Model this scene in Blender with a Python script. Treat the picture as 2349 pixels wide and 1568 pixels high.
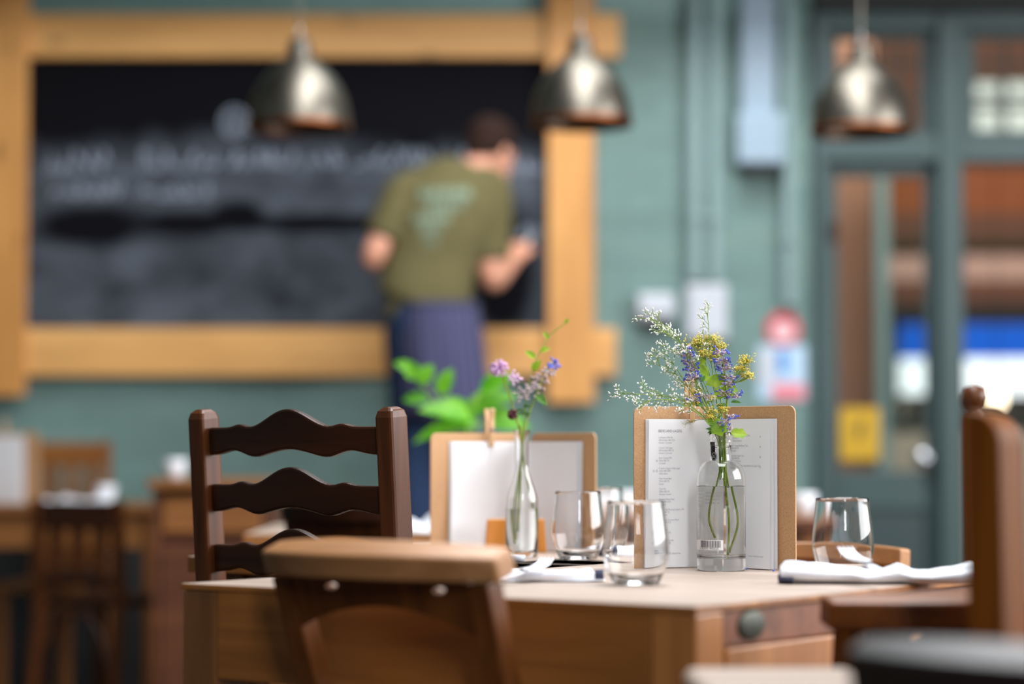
import bpy, bmesh, math, random
from mathutils import Vector, Matrix

for o in list(bpy.data.objects):
    bpy.data.objects.remove(o)
scene = bpy.context.scene
COL = scene.collection

# ------------------------------------------------------------------ camera
W, H = 2349.0, 1568.0
LENS, SENSOR = 85.0, 36.0
F = LENS / SENSOR * W                    # focal length in pixels
HORIZON = 1030.0                         # image row of the horizon
CAM_Z = 0.94
PITCH = math.atan((HORIZON - H / 2) / F)
cam_d = bpy.data.cameras.new('camera')
cam_d.lens = LENS
cam_d.sensor_width = SENSOR
cam_d.clip_start = 0.05
cam_d.clip_end = 100
cam_d.dof.use_dof = True
cam_d.dof.focus_distance = 3.82
cam_d.dof.aperture_fstop = 1.55
cam = bpy.data.objects.new('camera', cam_d)
COL.objects.link(cam)
cam.location = (0, 0, CAM_Z)
cam.rotation_euler = (math.radians(90) + PITCH, 0, 0)
scene.camera = cam

# ------------------------------------------------------------------ view, world, big lights
scene.view_settings.view_transform = 'Standard'
scene.view_settings.look = 'None'
scene.view_settings.gamma = 1
scene.view_settings.use_curve_mapping = False
scene.view_settings.exposure = 0.18
scene.cycles.use_denoising = True
scene.cycles.max_bounces = 14
scene.cycles.transmission_bounces = 12
scene.cycles.transparent_max_bounces = 12
scene.cycles.sample_clamp_indirect = 4.0
scene.cycles.blur_glossy = 0.6

world = bpy.data.worlds.new('world')
scene.world = world
world.use_nodes = True
world.node_tree.nodes['Background'].inputs[0].default_value = (0.62, 0.75, 0.9, 1)
world.node_tree.nodes['Background'].inputs[1].default_value = 0.25


def area(name, loc, target, sx, sy, power, color=(1, 1, 1)):
    l = bpy.data.lights.new(name, 'AREA')
    l.shape = 'RECTANGLE'
    l.size, l.size_y = sx, sy
    l.energy = power
    l.color = color
    o = bpy.data.objects.new(name, l)
    COL.objects.link(o)
    o.location = loc
    d = Vector(target) - Vector(loc)
    o.rotation_euler = d.to_track_quat('-Z', 'Y').to_euler()
    return o


# daylight through the roof lights, the side windows and the front window behind the camera
area('roof_light_daylight', (0.5, 4.4, 4.35), (0.5, 4.4, 0), 1.7, 5.0, 275, (0.97, 0.985, 1.0))
area('side_window_daylight', (4.3, 4.0, 2.1), (0.2, 4.4, 0.9), 4.5, 2.0, 310, (0.98, 0.985, 1.0))
area('front_window_daylight', (0.75, -2.35, 3.2), (0.4, 7.5, 2.0), 0.42, 2.4, 110, (0.95, 0.975, 1.0))
area('wall_roof_light_daylight', (0.9, 7.6, 4.3), (0.9, 9.6, 1.2), 2.6, 0.9, 72, (0.95, 0.985, 1.0))
area('porch_fill', (2.6, 10.3, 3.9), (2.3, 12.6, 1.0), 2.0, 0.8, 120, (1.0, 0.9, 0.8))  # added lamp under the closed porch ceiling, brightens the pier and far wall

# ------------------------------------------------------------------ pixel helpers (photo pixels -> places in the room)
_c, _s = math.cos(PITCH), math.sin(PITCH)


def ray(u, v):
    a = H / 2 - v
    return Vector((u - W / 2, F * _c - a * _s, F * _s + a * _c))


def P(u, v, Y):                        # the point at depth Y seen at pixel (u, v)
    r = ray(u, v)
    return Vector((0, 0, CAM_Z)) + r * (Y / r.y)


def T(u, v, z):                        # the point at height z seen at pixel (u, v)
    r = ray(u, v)
    return Vector((0, 0, CAM_Z)) + r * ((z - CAM_Z) / r.z)


TOP = 0.75                               # table height


# ------------------------------------------------------------------ materials
def srgb(r, g, b):
    def f(c):
        c /= 255.0
        return c / 12.92 if c <= 0.04045 else ((c + 0.055) / 1.055) ** 2.4
    return (f(r), f(g), f(b), 1)


class NT:
    def __init__(self, name):
        self.m = bpy.data.materials.new(name)
        self.m.use_nodes = True
        self.t = self.m.node_tree
        self.t.nodes.clear()
        self.out = self.n('ShaderNodeOutputMaterial')

    def n(self, kind, **kw):
        nd = self.t.nodes.new(kind)
        for k, v in kw.items():
            setattr(nd, k, v)
        return nd

    def l(self, a, b):
        self.t.links.new(a, b)

    def coords(self, scale=(1, 1, 1), kind='Object', rot=(0, 0, 0)):
        tc = self.n('ShaderNodeTexCoord')
        mp = self.n('ShaderNodeMapping')
        mp.inputs['Scale'].default_value = scale
        mp.inputs['Rotation'].default_value = rot
        self.l(tc.outputs[kind], mp.inputs['Vector'])
        return mp.outputs['Vector']

    def noise(self, vec, scale, detail=4, rough=0.55, dist=0.0):
        nd = self.n('ShaderNodeTexNoise')
        nd.inputs['Scale'].default_value = scale
        nd.inputs['Detail'].default_value = detail
        nd.inputs['Roughness'].default_value = rough
        nd.inputs['Distortion'].default_value = dist
        self.l(vec, nd.inputs['Vector'])
        return nd.outputs['Fac']

    def ramp(self, fac, stops):
        r = self.n('ShaderNodeValToRGB')
        e = r.color_ramp.elements
        while len(e) < len(stops):
            e.new(0.5)
        for i, (p, c) in enumerate(stops):
            e[i].position = p
            e[i].color = c if len(c) == 4 else (*c, 1)
        self.l(fac, r.inputs['Fac'])
        return r.outputs['Color']

    def mix(self, fac, a, b, mode='MIX'):
        m = self.n('ShaderNodeMix', data_type='RGBA', blend_type=mode)
        if isinstance(fac, (int, float)):
            m.inputs[0].default_value = fac
        else:
            self.l(fac, m.inputs[0])
        for i, x in ((6, a), (7, b)):
            if isinstance(x, tuple):
                m.inputs[i].default_value = x
            else:
                self.l(x, m.inputs[i])
        return m.outputs[2]

    def math(self, op, a, b=0.0, clamp=False):
        m = self.n('ShaderNodeMath', operation=op)
        m.use_clamp = clamp
        for i, x in ((0, a), (1, b)):
            if isinstance(x, (int, float)):
                m.inputs[i].default_value = x
            else:
                self.l(x, m.inputs[i])
        return m.outputs[0]

    def bsdf(self, color=None, rough=0.5, metal=0.0, spec=0.5, bump=None, bstr=0.2, bdist=0.002, **kw):
        p = self.n('ShaderNodeBsdfPrincipled')
        if color is not None:
            if isinstance(color, tuple):
                p.inputs['Base Color'].default_value = color
            else:
                self.l(color, p.inputs['Base Color'])
        if isinstance(rough, (int, float)):
            p.inputs['Roughness'].default_value = rough
        else:
            self.l(rough, p.inputs['Roughness'])
        p.inputs['Metallic'].default_value = metal
        p.inputs['Specular IOR Level'].default_value = spec
        for k, v in kw.items():
            p.inputs[k].default_value = v
        if bump is not None:
            b = self.n('ShaderNodeBump')
            b.inputs['Strength'].default_value = bstr
            b.inputs['Distance'].default_value = bdist
            self.l(bump, b.inputs['Height'])
            self.l(b.outputs[0], p.inputs['Normal'])
        self.l(p.outputs[0], self.out.inputs['Surface'])
        return p


def plain(name, col, rough=0.5, metal=0.0, var=0.12, scale=30, spec=0.5, **kw):
    t = NT(name)
    f = t.noise(t.coords(), scale)
    c = tuple(x * (1 - var) for x in col[:3]) + (1,)
    d = tuple(min(1, x * (1 + var)) for x in col[:3]) + (1,)
    t.bsdf(t.ramp(f, [(0.3, c), (0.7, d)]), rough, metal, spec, **kw)
    return t.m


def wood(name, light, dark, axis='x', rough=0.4, grain=1.0, knots=True, flat=False, planks=0.0, spec=0.5, wear=None):
    """long grain along one local axis, darker streaks and a few knots"""
    t = NT(name)
    lo, hi = 1.6 * grain, 34 * grain
    sc = {'x': (lo, hi, hi), 'y': (hi, lo, hi), 'z': (hi, hi, lo)}[axis]
    g = t.noise(t.coords(sc), 1.0, 6, 0.6, 0.4)
    broad = t.noise(t.coords(tuple(0.12 * s + 0.6 for s in sc)), 2.2, 3, 0.5)
    col = t.ramp(g, [(0.28, dark), (0.72, light)])
    col = t.mix(t.math('MULTIPLY', t.ramp(broad, [(0.4, (0, 0, 0)), (0.72, (1, 1, 1))]), 0.55), col,
                tuple(0.62 * x for x in dark[:3]) + (1,))
    if knots:
        sk = {'x': (2.2, 6, 6), 'y': (6, 2.2, 6), 'z': (6, 6, 2.2)}[axis]
        if flat:
            sk = (3.4, 0.02, 9.0)
        vo = t.n('ShaderNodeTexVoronoi')
        vo.inputs['Scale'].default_value = 1.0
        t.l(t.coords(sk), vo.inputs['Vector'])
        k = t.ramp(vo.outputs['Distance'], [(0.05, (1, 1, 1)), (0.13, (0, 0, 0))])
        col = t.mix(t.math('MULTIPLY', k, 0.7), col, tuple(0.3 * x for x in dark[:3]) + (1,))
    if wear is not None:
        wn = t.noise(t.coords((9, 9, 9)), 1.3, 5, 0.65)
        col = t.mix(t.ramp(wn, [(0.62, (0, 0, 0)), (0.75, (0.7, 0.7, 0.7))]), col, wear)
    t.bsdf(col, rough, 0, spec, bump=g, bstr=0.25, bdist=0.001)
    return t.m


def glass(name, tint=(1, 1, 1, 1), ior=1.48, rough=0.0):
    t = NT(name)
    t.bsdf(tint, rough, 0, 0.5, **{'Transmission Weight': 1.0, 'IOR': ior})
    return t.m


def pane(name, tint=(0.93, 0.96, 0.95, 1)):
    """a window pane: clear with a sheen"""
    t = NT(name)
    tr = t.n('ShaderNodeBsdfTransparent')
    tr.inputs[0].default_value = tint
    gl = t.n('ShaderNodeBsdfGlossy')
    gl.inputs['Roughness'].default_value = 0.03
    fr = t.n('ShaderNodeFresnel')
    fr.inputs[0].default_value = 1.45
    mx = t.n('ShaderNodeMixShader')
    t.l(fr.outputs[0], mx.inputs[0])
    t.l(tr.outputs[0], mx.inputs[1])
    t.l(gl.outputs[0], mx.inputs[2])
    t.l(mx.outputs[0], t.out.inputs['Surface'])
    return t.m


def emit(name, col, strength):
    t = NT(name)
    e = t.n('ShaderNodeEmission')
    e.inputs[0].default_value = col
    e.inputs[1].default_value = strength
    t.l(e.outputs[0], t.out.inputs['Surface'])
    return t.m


def leafy(name, light, dark, scale=60, trans=0.35):
    t = NT(name)
    f = t.noise(t.coords(), scale, 3)
    col = t.ramp(f, [(0.3, dark), (0.7, light)])
    p = t.bsdf(col, 0.45)
    tl = t.n('ShaderNodeBsdfTranslucent')
    t.l(col, tl.inputs[0])
    mx = t.n('ShaderNodeMixShader')
    mx.inputs[0].default_value = trans
    t.l(p.outputs[0], mx.inputs[1])
    t.l(tl.outputs[0], mx.inputs[2])
    t.l(mx.outputs[0], t.out.inputs['Surface'])
    return t.m


def wall_paint(name):
    t = NT(name)
    co = t.coords()
    sep = t.n('ShaderNodeSeparateXYZ')
    t.l(co, sep.inputs[0])
    cmb = t.n('ShaderNodeCombineXYZ')
    t.l(sep.outputs[0], cmb.inputs[0])
    t.l(sep.outputs[2], cmb.inputs[1])
    br = t.n('ShaderNodeTexBrick')
    br.inputs['Scale'].default_value = 1.0
    br.inputs['Brick Width'].default_value = 0.225
    br.inputs['Row Height'].default_value = 0.075
    br.inputs['Mortar Size'].default_value = 0.005
    br.inputs['Mortar Smooth'].default_value = 0.4
    br.inputs['Color1'].default_value = (0.9, 0.9, 0.9, 1)
    br.inputs['Color2'].default_value = (1.05, 1.05, 1.05, 1)
    br.inputs['Mortar'].default_value = (0.7, 0.72, 0.72, 1)
    t.l(cmb.outputs[0], br.inputs['Vector'])
    n1 = t.noise(t.coords((0.8, 1, 2.6)), 1.6, 4)
    base = t.ramp(n1, [(0.3, srgb(98, 124, 118)), (0.55, srgb(108, 136, 131)), (0.75, srgb(121, 144, 137))])
    col = t.mix(0.75, base, br.outputs['Color'], 'MULTIPLY')
    t.bsdf(col, 0.55, 0, 0.4, bump=br.outputs['Fac'], bstr=-0.3, bdist=0.004)
    return t.m


def chalk_slate(name):
    """black board with erased chalk dust: local x across, z up, metres from the board centre"""
    t = NT(name)
    co = t.coords()
    sep = t.n('ShaderNodeSeparateXYZ')
    t.l(co, sep.inputs[0])
    x, z = sep.outputs[0], sep.outputs[2]
    wob = t.noise(t.coords((2.2, 1, 1.0)), 1.4, 3)
    edge = t.math('ADD', z, t.math('MULTIPLY', t.math('SUBTRACT', wob, 0.5), 0.25))
    low = t.ramp(t.math('MULTIPLY_ADD', edge, -6.0, True), [(0.0, (0, 0, 0)), (1.0, (1, 1, 1))])
    mm = t.n('ShaderNodeMapRange')
    mm.inputs[1].default_value = 0.24
    mm.inputs[2].default_value = 0.10
    t.l(edge, mm.inputs[0])
    dust = t.ramp(t.noise(t.coords((2.2, 1, 4.2)), 1.5, 6, 0.6, 0.5), [(0.25, (0.1, 0.1, 0.1)), (0.72, (1, 1, 1))])
    fac = t.math('MULTIPLY', mm.outputs[0], dust)

    def blot(cx, cz, rx, rz):
        dx = t.math('DIVIDE', t.math('SUBTRACT', x, cx), rx)
        dz = t.math('DIVIDE', t.math('SUBTRACT', z, cz), rz)
        d = t.math('SQRT', t.math('ADD', t.math('MULTIPLY', dx, dx), t.math('MULTIPLY', dz, dz)))
        d = t.math('ADD', d, t.math('MULTIPLY', t.math('SUBTRACT', wob, 0.5), 0.8))
        r = t.n('ShaderNodeMapRange')
        r.inputs[1].default_value = 0.8
        r.inputs[2].default_value = 1.35
        t.l(d, r.inputs[0])
        return r.outputs[0]
    for b in ((-0.76, -0.14, 0.20, 0.085), (-0.18, -0.10, 0.10, 0.06), (0.12, -0.13, 0.35, 0.035),
              (0.86, -0.30, 0.12, 0.25), (-0.38, -0.13, 0.16, 0.05)):
        fac = t.math('MULTIPLY', fac, blot(*b))
    col = t.mix(t.math('MULTIPLY', fac, 0.85), (0.005, 0.005, 0.007, 1), (0.135, 0.155, 0.19, 1))
    t.bsdf(col, 0.9, 0, 0.08)
    return t.m


def striped(name, a, b, width, axis=0, thin=0.2):
    t = NT(name)
    sep = t.n('ShaderNodeSeparateXYZ')
    tc = t.n('ShaderNodeTexCoord')
    t.l(tc.outputs['UV'], sep.inputs[0])
    w = t.math('FRACT', t.math('MULTIPLY', sep.outputs[axis], 1.0 / width))
    f = t.math('GREATER_THAN', w, 1 - thin)
    n = t.noise(t.coords(), 300, 2)
    col = t.mix(f, a, b)
    t.bsdf(col, 0.85, 0, 0.2, bump=n, bstr=0.15)
    return t.m


M = {}
M['wall'] = wall_paint('green_painted_brick')
M['green'] = plain('green_gloss_paint', srgb(54, 75, 75), 0.4, var=0.06, scale=3)
M['greend'] = plain('dark_green_gloss_paint', srgb(44, 62, 62), 0.4, var=0.06, scale=3)
M['pipe'] = plain('green_grey_painted_steel', srgb(134, 158, 158), 0.5, var=0.05, scale=4)
M['trunk'] = plain('pale_blue_grey_plastic', srgb(146, 166, 182), 0.5, var=0.03, scale=5)
M['floor'] = wood('floor_boards', srgb(70, 48, 32), srgb(35, 22, 14), 'y', 0.5)
M['ceil'] = plain('dark_ceiling', srgb(38, 38, 36), 0.8)
M['cream'] = plain('cream_plaster', srgb(190, 184, 170), 0.8, var=0.04, scale=3)
M['black'] = plain('black_steel', srgb(22, 22, 22), 0.6)
M['pine_x'] = wood('pine_beam_lengthwise', srgb(236, 182, 112), srgb(214, 154, 84), 'x', 0.5, 0.35)
M['pine_z'] = wood('pine_beam_upright', srgb(226, 168, 98), srgb(196, 132, 62), 'z', 0.5, 0.35)
M['slate'] = chalk_slate('chalk_dusted_blackboard')
M['chalk'] = plain('chalk', srgb(150, 160, 175), 0.9)
M['top'] = wood('skylit_table_top', srgb(198, 180, 167), srgb(164, 143, 129), 'x', 0.42, 0.7)  # same wood as the sides, with the overhead light put into its colour
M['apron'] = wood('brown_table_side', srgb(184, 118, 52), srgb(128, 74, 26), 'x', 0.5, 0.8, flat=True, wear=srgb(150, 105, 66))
M['leg'] = wood('brown_table_leg', srgb(156, 102, 56), srgb(104, 62, 28), 'z', 0.45, 0.8)
M['end'] = wood('pale_table_end', srgb(190, 126, 68), srgb(148, 90, 42), 'z', 0.45, 0.6)
M['rail'] = wood('red_brown_table_rail', srgb(146, 90, 60), srgb(100, 58, 36), 'x', 0.42, 0.7)
M['chair_x'] = wood('brown_chair_crosswise', srgb(200, 146, 98), srgb(158, 106, 62), 'x', 0.42, 1.0, False)  # paler than the uprights: carries the overhead light on the crest
M['chair_z'] = wood('brown_chair_upright', srgb(134, 78, 34), srgb(84, 44, 16), 'z', 0.4, 1.0, False, spec=0.35)
M['dark_x'] = wood('dark_chair_crosswise', srgb(70, 36, 17), srgb(38, 17, 7), 'x', 0.4, 1.0, False, spec=0.3)
M['dark_z'] = wood('dark_chair_upright', srgb(104, 56, 22), srgb(60, 29, 9), 'z', 0.4, 1.0, False, spec=0.35)
M['ebony'] = wood('near_black_chair', srgb(46, 36, 36), srgb(26, 19, 19), 'x', 0.42, 1.0, False, spec=0.6)
M['tall_z'] = wood('amber_chair_upright', srgb(126, 70, 7), srgb(84, 42, 2), 'z', 0.6, 0.9, False, spec=0.15)
M['tall_x'] = wood('amber_chair_crosswise', srgb(140, 80, 34), srgb(86, 44, 18), 'x', 0.35, 0.9, False)
M['far_x'] = wood('orange_brown_furniture', srgb(172, 112, 56), srgb(120, 72, 32), 'x', 0.4, 0.6, False)
M['far_z'] = wood('orange_brown_upright', srgb(160, 102, 52), srgb(112, 66, 30), 'z', 0.4, 0.6, False)
M['redwood'] = wood('red_brown_cupboard', srgb(116, 68, 40), srgb(78, 42, 24), 'x', 0.4, 0.6, False)
M['block'] = wood('orange_wood_block', srgb(226, 150, 62), srgb(196, 118, 40), 'z', 0.4, 0.9, False)
M['peg'] = wood('pale_peg_wood', srgb(222, 182, 136), srgb(196, 150, 104), 'z', 0.5, 1.5, False)
M['steel'] = plain('steel', srgb(190, 192, 196), 0.28, 1.0, 0.05)
M['cutlery'] = plain('skylit_bright_steel', srgb(232, 234, 240), 0.55, 0.75, 0.02)  # lightened so the colour holds the bright reflection of the skylight
M['zinc'] = plain('brushed_pewter', srgb(122, 116, 106), 0.4, 1.0, 0.12, 6)
M['copper'] = plain('copper', srgb(128, 76, 46), 0.42, 1.0, 0.1, 8)
M['bolt'] = plain('dark_iron', srgb(70, 72, 62), 0.5, 0.6, 0.2, 60)
M['glass'] = glass('clear_glass')
M['bottle'] = glass('bottle_glass', (0.985, 0.995, 0.985, 1), 1.5)
M['water'] = glass('water', (0.995, 1, 0.985, 1), 1.33)
M['pane'] = pane('window_pane')
M['paper'] = plain('white_paper', srgb(236, 236, 239), 0.75, var=0.015, scale=8)
M['ink'] = plain('grey_ink', srgb(128, 129, 140), 0.8)
M['inkb'] = plain('dark_ink', srgb(76, 78, 94), 0.8)
M['inkw'] = plain('white_ink', srgb(240, 240, 240), 0.6)
M['blackink'] = plain('black_ink', srgb(25, 24, 28), 0.6)
M['card'] = plain('brown_fibreboard', srgb(198, 154, 112), 0.75, var=0.16, scale=420)
M['napkin'] = striped('white_napkin_cloth', srgb(236, 238, 244), srgb(206, 212, 228), 0.021, 1, 0.16)
M['hem'] = plain('navy_hem', srgb(52, 56, 78), 0.85)
M['skin'] = plain('skin', srgb(222, 158, 130), 0.5, var=0.05, scale=10)
M['hair'] = plain('dark_brown_hair', srgb(46, 30, 25), 0.85, var=0.3, scale=90, spec=0.15)
M['shirt'] = plain('olive_cotton', srgb(98, 90, 54), 0.9, var=0.08, scale=14)
M['print'] = plain('pale_mint_print', srgb(124, 140, 118), 0.9, var=0.12, scale=14)
M['jeans'] = plain('blue_denim', srgb(18, 44, 78), 0.85, var=0.2, scale=60)
M['stripe'] = striped('navy_pinstripe_apron', srgb(84, 84, 116), srgb(30, 30, 52), 0.034, 0, 0.3)
M['shoe'] = plain('black_leather', srgb(24, 22, 22), 0.5)
M['china'] = plain('white_china', srgb(232, 234, 240), 0.25, var=0.01)
M['white'] = plain('white_plastic', srgb(192, 196, 204), 0.5, var=0.02)
M['red'] = plain('red_sign', srgb(196, 44, 62), 0.5, var=0.04)
M['pink'] = plain('pale_pink_sign', srgb(230, 190, 194), 0.5, var=0.04)
M['rose'] = plain('rose_sign', srgb(226, 128, 140), 0.5, var=0.04)
M['sblue'] = plain('blue_sign', srgb(76, 142, 206), 0.5, var=0.04)
M['pblue'] = plain('pale_blue_sign', srgb(178, 204, 226), 0.5, var=0.04)
M['yellow'] = plain('yellow_notice', srgb(192, 150, 0), 0.5, var=0.05)
M['brick'] = plain('brown_plaster', srgb(160, 116, 94), 0.8, var=0.08, scale=4)
M['rust'] = plain('rust_painted_board', srgb(150, 82, 40), 0.7, var=0.06, scale=3)
M['blush'] = plain('blush_plaster', srgb(205, 170, 158), 0.8, var=0.04, scale=3)
M['umber'] = plain('umber_board', srgb(110, 72, 54), 0.7, var=0.08, scale=3)
M['olive'] = plain('dark_olive_rail', srgb(66, 48, 14), 0.6)
M['lead'] = plain('lead_strip', srgb(46, 46, 44), 0.6)
M['day'] = emit('daylight_outside', (0.95, 0.98, 1, 1), 1.6)
M['cloudy'] = emit('bright_overcast_outside', (1.0, 0.97, 0.88, 1), 1.1)
M['fascia'] = emit('glowing_blue_fascia', srgb(40, 106, 224), 0.9)  # glow stands in for sun on the board, no lamp behind it
M['bulb'] = emit('glowing_bulb', (1.0, 0.82, 0.55, 1), 5.0)
M['stem'] = leafy('green_stem', srgb(160, 186, 84), srgb(116, 146, 56), 40, 0.15)
M['stemd'] = leafy('dark_green_stem', srgb(172, 184, 52), srgb(120, 146, 48), 40, 0.15)
M['lime'] = leafy('lime_leaf', srgb(178, 206, 58), srgb(120, 168, 36), 60, 0.45)
M['leafm'] = leafy('mid_green_leaf', srgb(110, 158, 70), srgb(66, 116, 44), 50, 0.4)
M['basil'] = leafy('bright_green_leaf', srgb(136, 206, 44), srgb(70, 160, 24), 18, 0.5)
M['bud'] = plain('white_bud', srgb(244, 242, 236), 0.6, var=0.05, scale=200)
M['yfl'] = plain('yellow_floret', srgb(244, 222, 104), 0.6, var=0.15, scale=260)
M['ybr'] = plain('amber_floret', srgb(222, 176, 52), 0.6, var=0.2, scale=260)
M['bfl'] = plain('blue_petal', srgb(82, 102, 200), 0.55, var=0.2, scale=200)
M['cal'] = plain('mauve_grey_calyx', srgb(186, 168, 172), 0.65, var=0.2, scale=200)
M['lil'] = plain('lilac_petal', srgb(226, 186, 226), 0.6, var=0.08, scale=90)
M['plum'] = plain('plum_petal', srgb(92, 36, 48), 0.6, var=0.15, scale=90)
M['terra'] = plain('terracotta', srgb(168, 98, 66), 0.8)


# ------------------------------------------------------------------ mesh builder
class MB:
    def __init__(self):
        self.v, self.f, self.uv = [], [], {}

    def add(self, verts, faces):
        b = len(self.v)
        self.v += [tuple(p) for p in verts]
        self.f += [tuple(b + i for i in f) for f in faces]
        return self

    def box(self, c, s, rz=0.0, mat=None):
        x, y, z = s[0] / 2, s[1] / 2, s[2] / 2
        pts = [Vector((a * x, b * y, d * z)) for d in (-1, 1) for a, b in ((-1, -1), (1, -1), (1, 1), (-1, 1))]
        R = mat if mat is not None else Matrix.Rotation(rz, 3, 'Z')
        return self.add([R @ p + Vector(c) for p in pts],
                        [(3, 2, 1, 0), (4, 5, 6, 7), (0, 1, 5, 4), (1, 2, 6, 5), (2, 3, 7, 6), (3, 0, 4, 7)])

    def prism(self, poly, a, b, fn):
        """poly (p,q) outline pushed from a to b; fn(p,q,t) gives the point"""
        n = len(poly)
        self.add([fn(p, q, a) for p, q in poly] + [fn(p, q, b) for p, q in poly],
                 [tuple(range(n - 1, -1, -1)), tuple(range(n, 2 * n))] +
                 [(i, (i + 1) % n, n + (i + 1) % n, n + i) for i in range(n)])
        return self

    def rings(self, rs, cap=True, closed=False):
        n = len(rs[0])
        b = len(self.v)
        for r in rs:
            self.v += [tuple(p) for p in r]
        m = len(rs)
        for i in range(m if closed else m - 1):
            for k in range(n):
                self.f.append((b + i * n + k, b + i * n + (k + 1) % n, b + ((i + 1) % m) * n + (k + 1) % n, b + ((i + 1) % m) * n + k))
        if cap and not closed:
            self.f.append(tuple(b + k for k in range(n - 1, -1, -1)))
            self.f.append(tuple(b + (m - 1) * n + k for k in range(n)))
        return self

    def tube(self, pts, r, n=8, cap=True):
        pts = [Vector(p) for p in pts]
        rs = []
        up = None
        for i, p in enumerate(pts):
            d = (pts[min(i + 1, len(pts) - 1)] - pts[max(i - 1, 0)])
            if d.length < 1e-9:
                d = Vector((0, 0, 1))
            d.normalize()
            if up is None:
                up = Vector((0, 0, 1)) if abs(d.z) < 0.9 else Vector((1, 0, 0))
            a = d.cross(up)
            if a.length < 1e-6:
                a = d.cross(Vector((0, 1, 0)))
            a.normalize()
            b = a.cross(d).normalized()
            up = b
            rr = r[i] if isinstance(r, (list, tuple)) else r
            rs.append([p + (a * math.cos(t) + b * math.sin(t)) * rr for t in [2 * math.pi * k / n for k in range(n)]])
        return self.rings(rs, cap)

    def lathe(self, prof, n=40, c=(0, 0, 0), cap=False, closed=False):
        c = Vector(c)
        rs = [[c + Vector((r * math.cos(2 * math.pi * k / n), r * math.sin(2 * math.pi * k / n), z)) for k in range(n)] for r, z in prof]
        return self.rings(rs, cap, closed)

    def rect_sweep(self, path, sizes):
        """rectangular bar through path; width along x, depth across the path in the y-z plane"""
        path = [Vector(p) for p in path]
        rs = []
        for i, p in enumerate(path):
            d = (path[min(i + 1, len(path) - 1)] - path[max(i - 1, 0)]).normalized()
            x = Vector((1, 0, 0))
            y = d.cross(x).normalized()
            w, t = sizes[i] if isinstance(sizes, list) else sizes
            rs.append([p + x * a * w / 2 + y * b * t / 2 for a, b in ((-1, -1), (1, -1), (1, 1), (-1, 1))])
        return self.rings(rs)

    def blob(self, c, r, axis=(0, 0, 1), stretch=1.0, n=6, m=4):
        c = Vector(c)
        q = Vector(axis).normalized().to_track_quat('Z', 'X') if Vector(axis).length > 0 else None
        rs = []
        for i in range(1, m):
            t = math.pi * i / m
            rs.append([c + q @ Vector((r * math.sin(t) * math.cos(2 * math.pi * k / n), r * math.sin(t) * math.sin(2 * math.pi * k / n), -r * stretch * math.cos(t))) for k in range(n)])
        b = len(self.v)
        self.rings(rs, False)
        lo = len(self.v)
        self.v.append(tuple(c + q @ Vector((0, 0, -r * stretch))))
        self.v.append(tuple(c + q @ Vector((0, 0, r * stretch))))
        for k in range(n):
            self.f.append((lo, b + (k + 1) % n, b + k))
            self.f.append((lo + 1, b + (m - 2) * n + k, b + (m - 2) * n + (k + 1) % n))
        return self

    def grid(self, fn, nu, nv, uvfn=None):
        b = len(self.v)
        for j in range(nv + 1):
            for i in range(nu + 1):
                self.v.append(tuple(fn(i / nu, j / nv)))
        w = nu + 1
        for j in range(nv):
            for i in range(nu):
                self.f.append((b + j * w + i, b + j * w + i + 1, b + (j + 1) * w + i + 1, b + (j + 1) * w + i))
        if uvfn:
            for j in range(nv + 1):
                for i in range(nu + 1):
                    self.uv[b + j * w + i] = uvfn(i / nu, j / nv)
        return self

    def merge(self, other):
        b = len(self.v)
        self.v += other.v
        self.f += [tuple(b + i for i in f) for f in other.f]
        return self


def obj(name, mb, mat, parent=None, smooth=False, bevel=0.0, seg=2, solid=0.0, sub=0, loc=None, angle=None):
    me = bpy.data.meshes.new(name)
    me.from_pydata([tuple(p) for p in mb.v], [], mb.f)
    if mb.uv:
        ul = me.uv_layers.new(name='uv')
        for lp in me.loops:
            ul.data[lp.index].uv = mb.uv.get(lp.vertex_index, (0, 0))
    bm = bmesh.new()
    bm.from_mesh(me)
    bmesh.ops.recalc_face_normals(bm, faces=bm.faces)
    bm.to_mesh(me)
    bm.free()
    me.materials.append(mat)
    if smooth:
        for p in me.polygons:
            p.use_smooth = True
        if angle:
            me.set_sharp_from_angle(angle=math.radians(angle))
    o = bpy.data.objects.new(name, me)
    COL.objects.link(o)
    if parent is not None:
        o.parent = parent
    if loc is not None:
        o.location = loc
    if solid:
        s = o.modifiers.new('solid', 'SOLIDIFY')
        s.thickness = solid
        s.offset = 0
    if bevel:
        b = o.modifiers.new('bevel', 'BEVEL')
        b.width = bevel
        b.segments = seg
        b.limit_method = 'ANGLE'
        b.angle_limit = math.radians(40)
    if sub:
        s = o.modifiers.new('sub', 'SUBSURF')
        s.levels = s.render_levels = sub
    return o


def tag(o, label=None, cat=None, group=None, kind=None):
    if label:
        o['label'] = label
    if cat:
        o['category'] = cat
    if group:
        o['group'] = group
    if kind:
        o['kind'] = kind
    return o


def thing(name, label, cat, loc=(0, 0, 0), rz=0.0, group=None):
    o = bpy.data.objects.new(name, None)
    o.empty_display_size = 0.05
    COL.objects.link(o)
    o.location = loc
    o.rotation_euler = (0, 0, rz)
    return tag(o, label, cat, group)


def struct(name, mb, mat, **kw):
    return tag(obj(name, mb, mat, **kw), kind='structure')


def dup(root, loc, rz=0.0, label=None, group=None, scale=None):
    r = root.copy()
    COL.objects.link(r)
    r.location = loc
    r.rotation_euler = (0, 0, rz)
    if scale:
        r.scale = scale
    if label:
        r['label'] = label
    if group:
        r['group'] = group

    def rec(a, b):
        for ch in list(a.children):
            c = ch.copy()
            COL.objects.link(c)
            c.parent = b
            rec(ch, c)
    rec(root, r)
    return r


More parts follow.
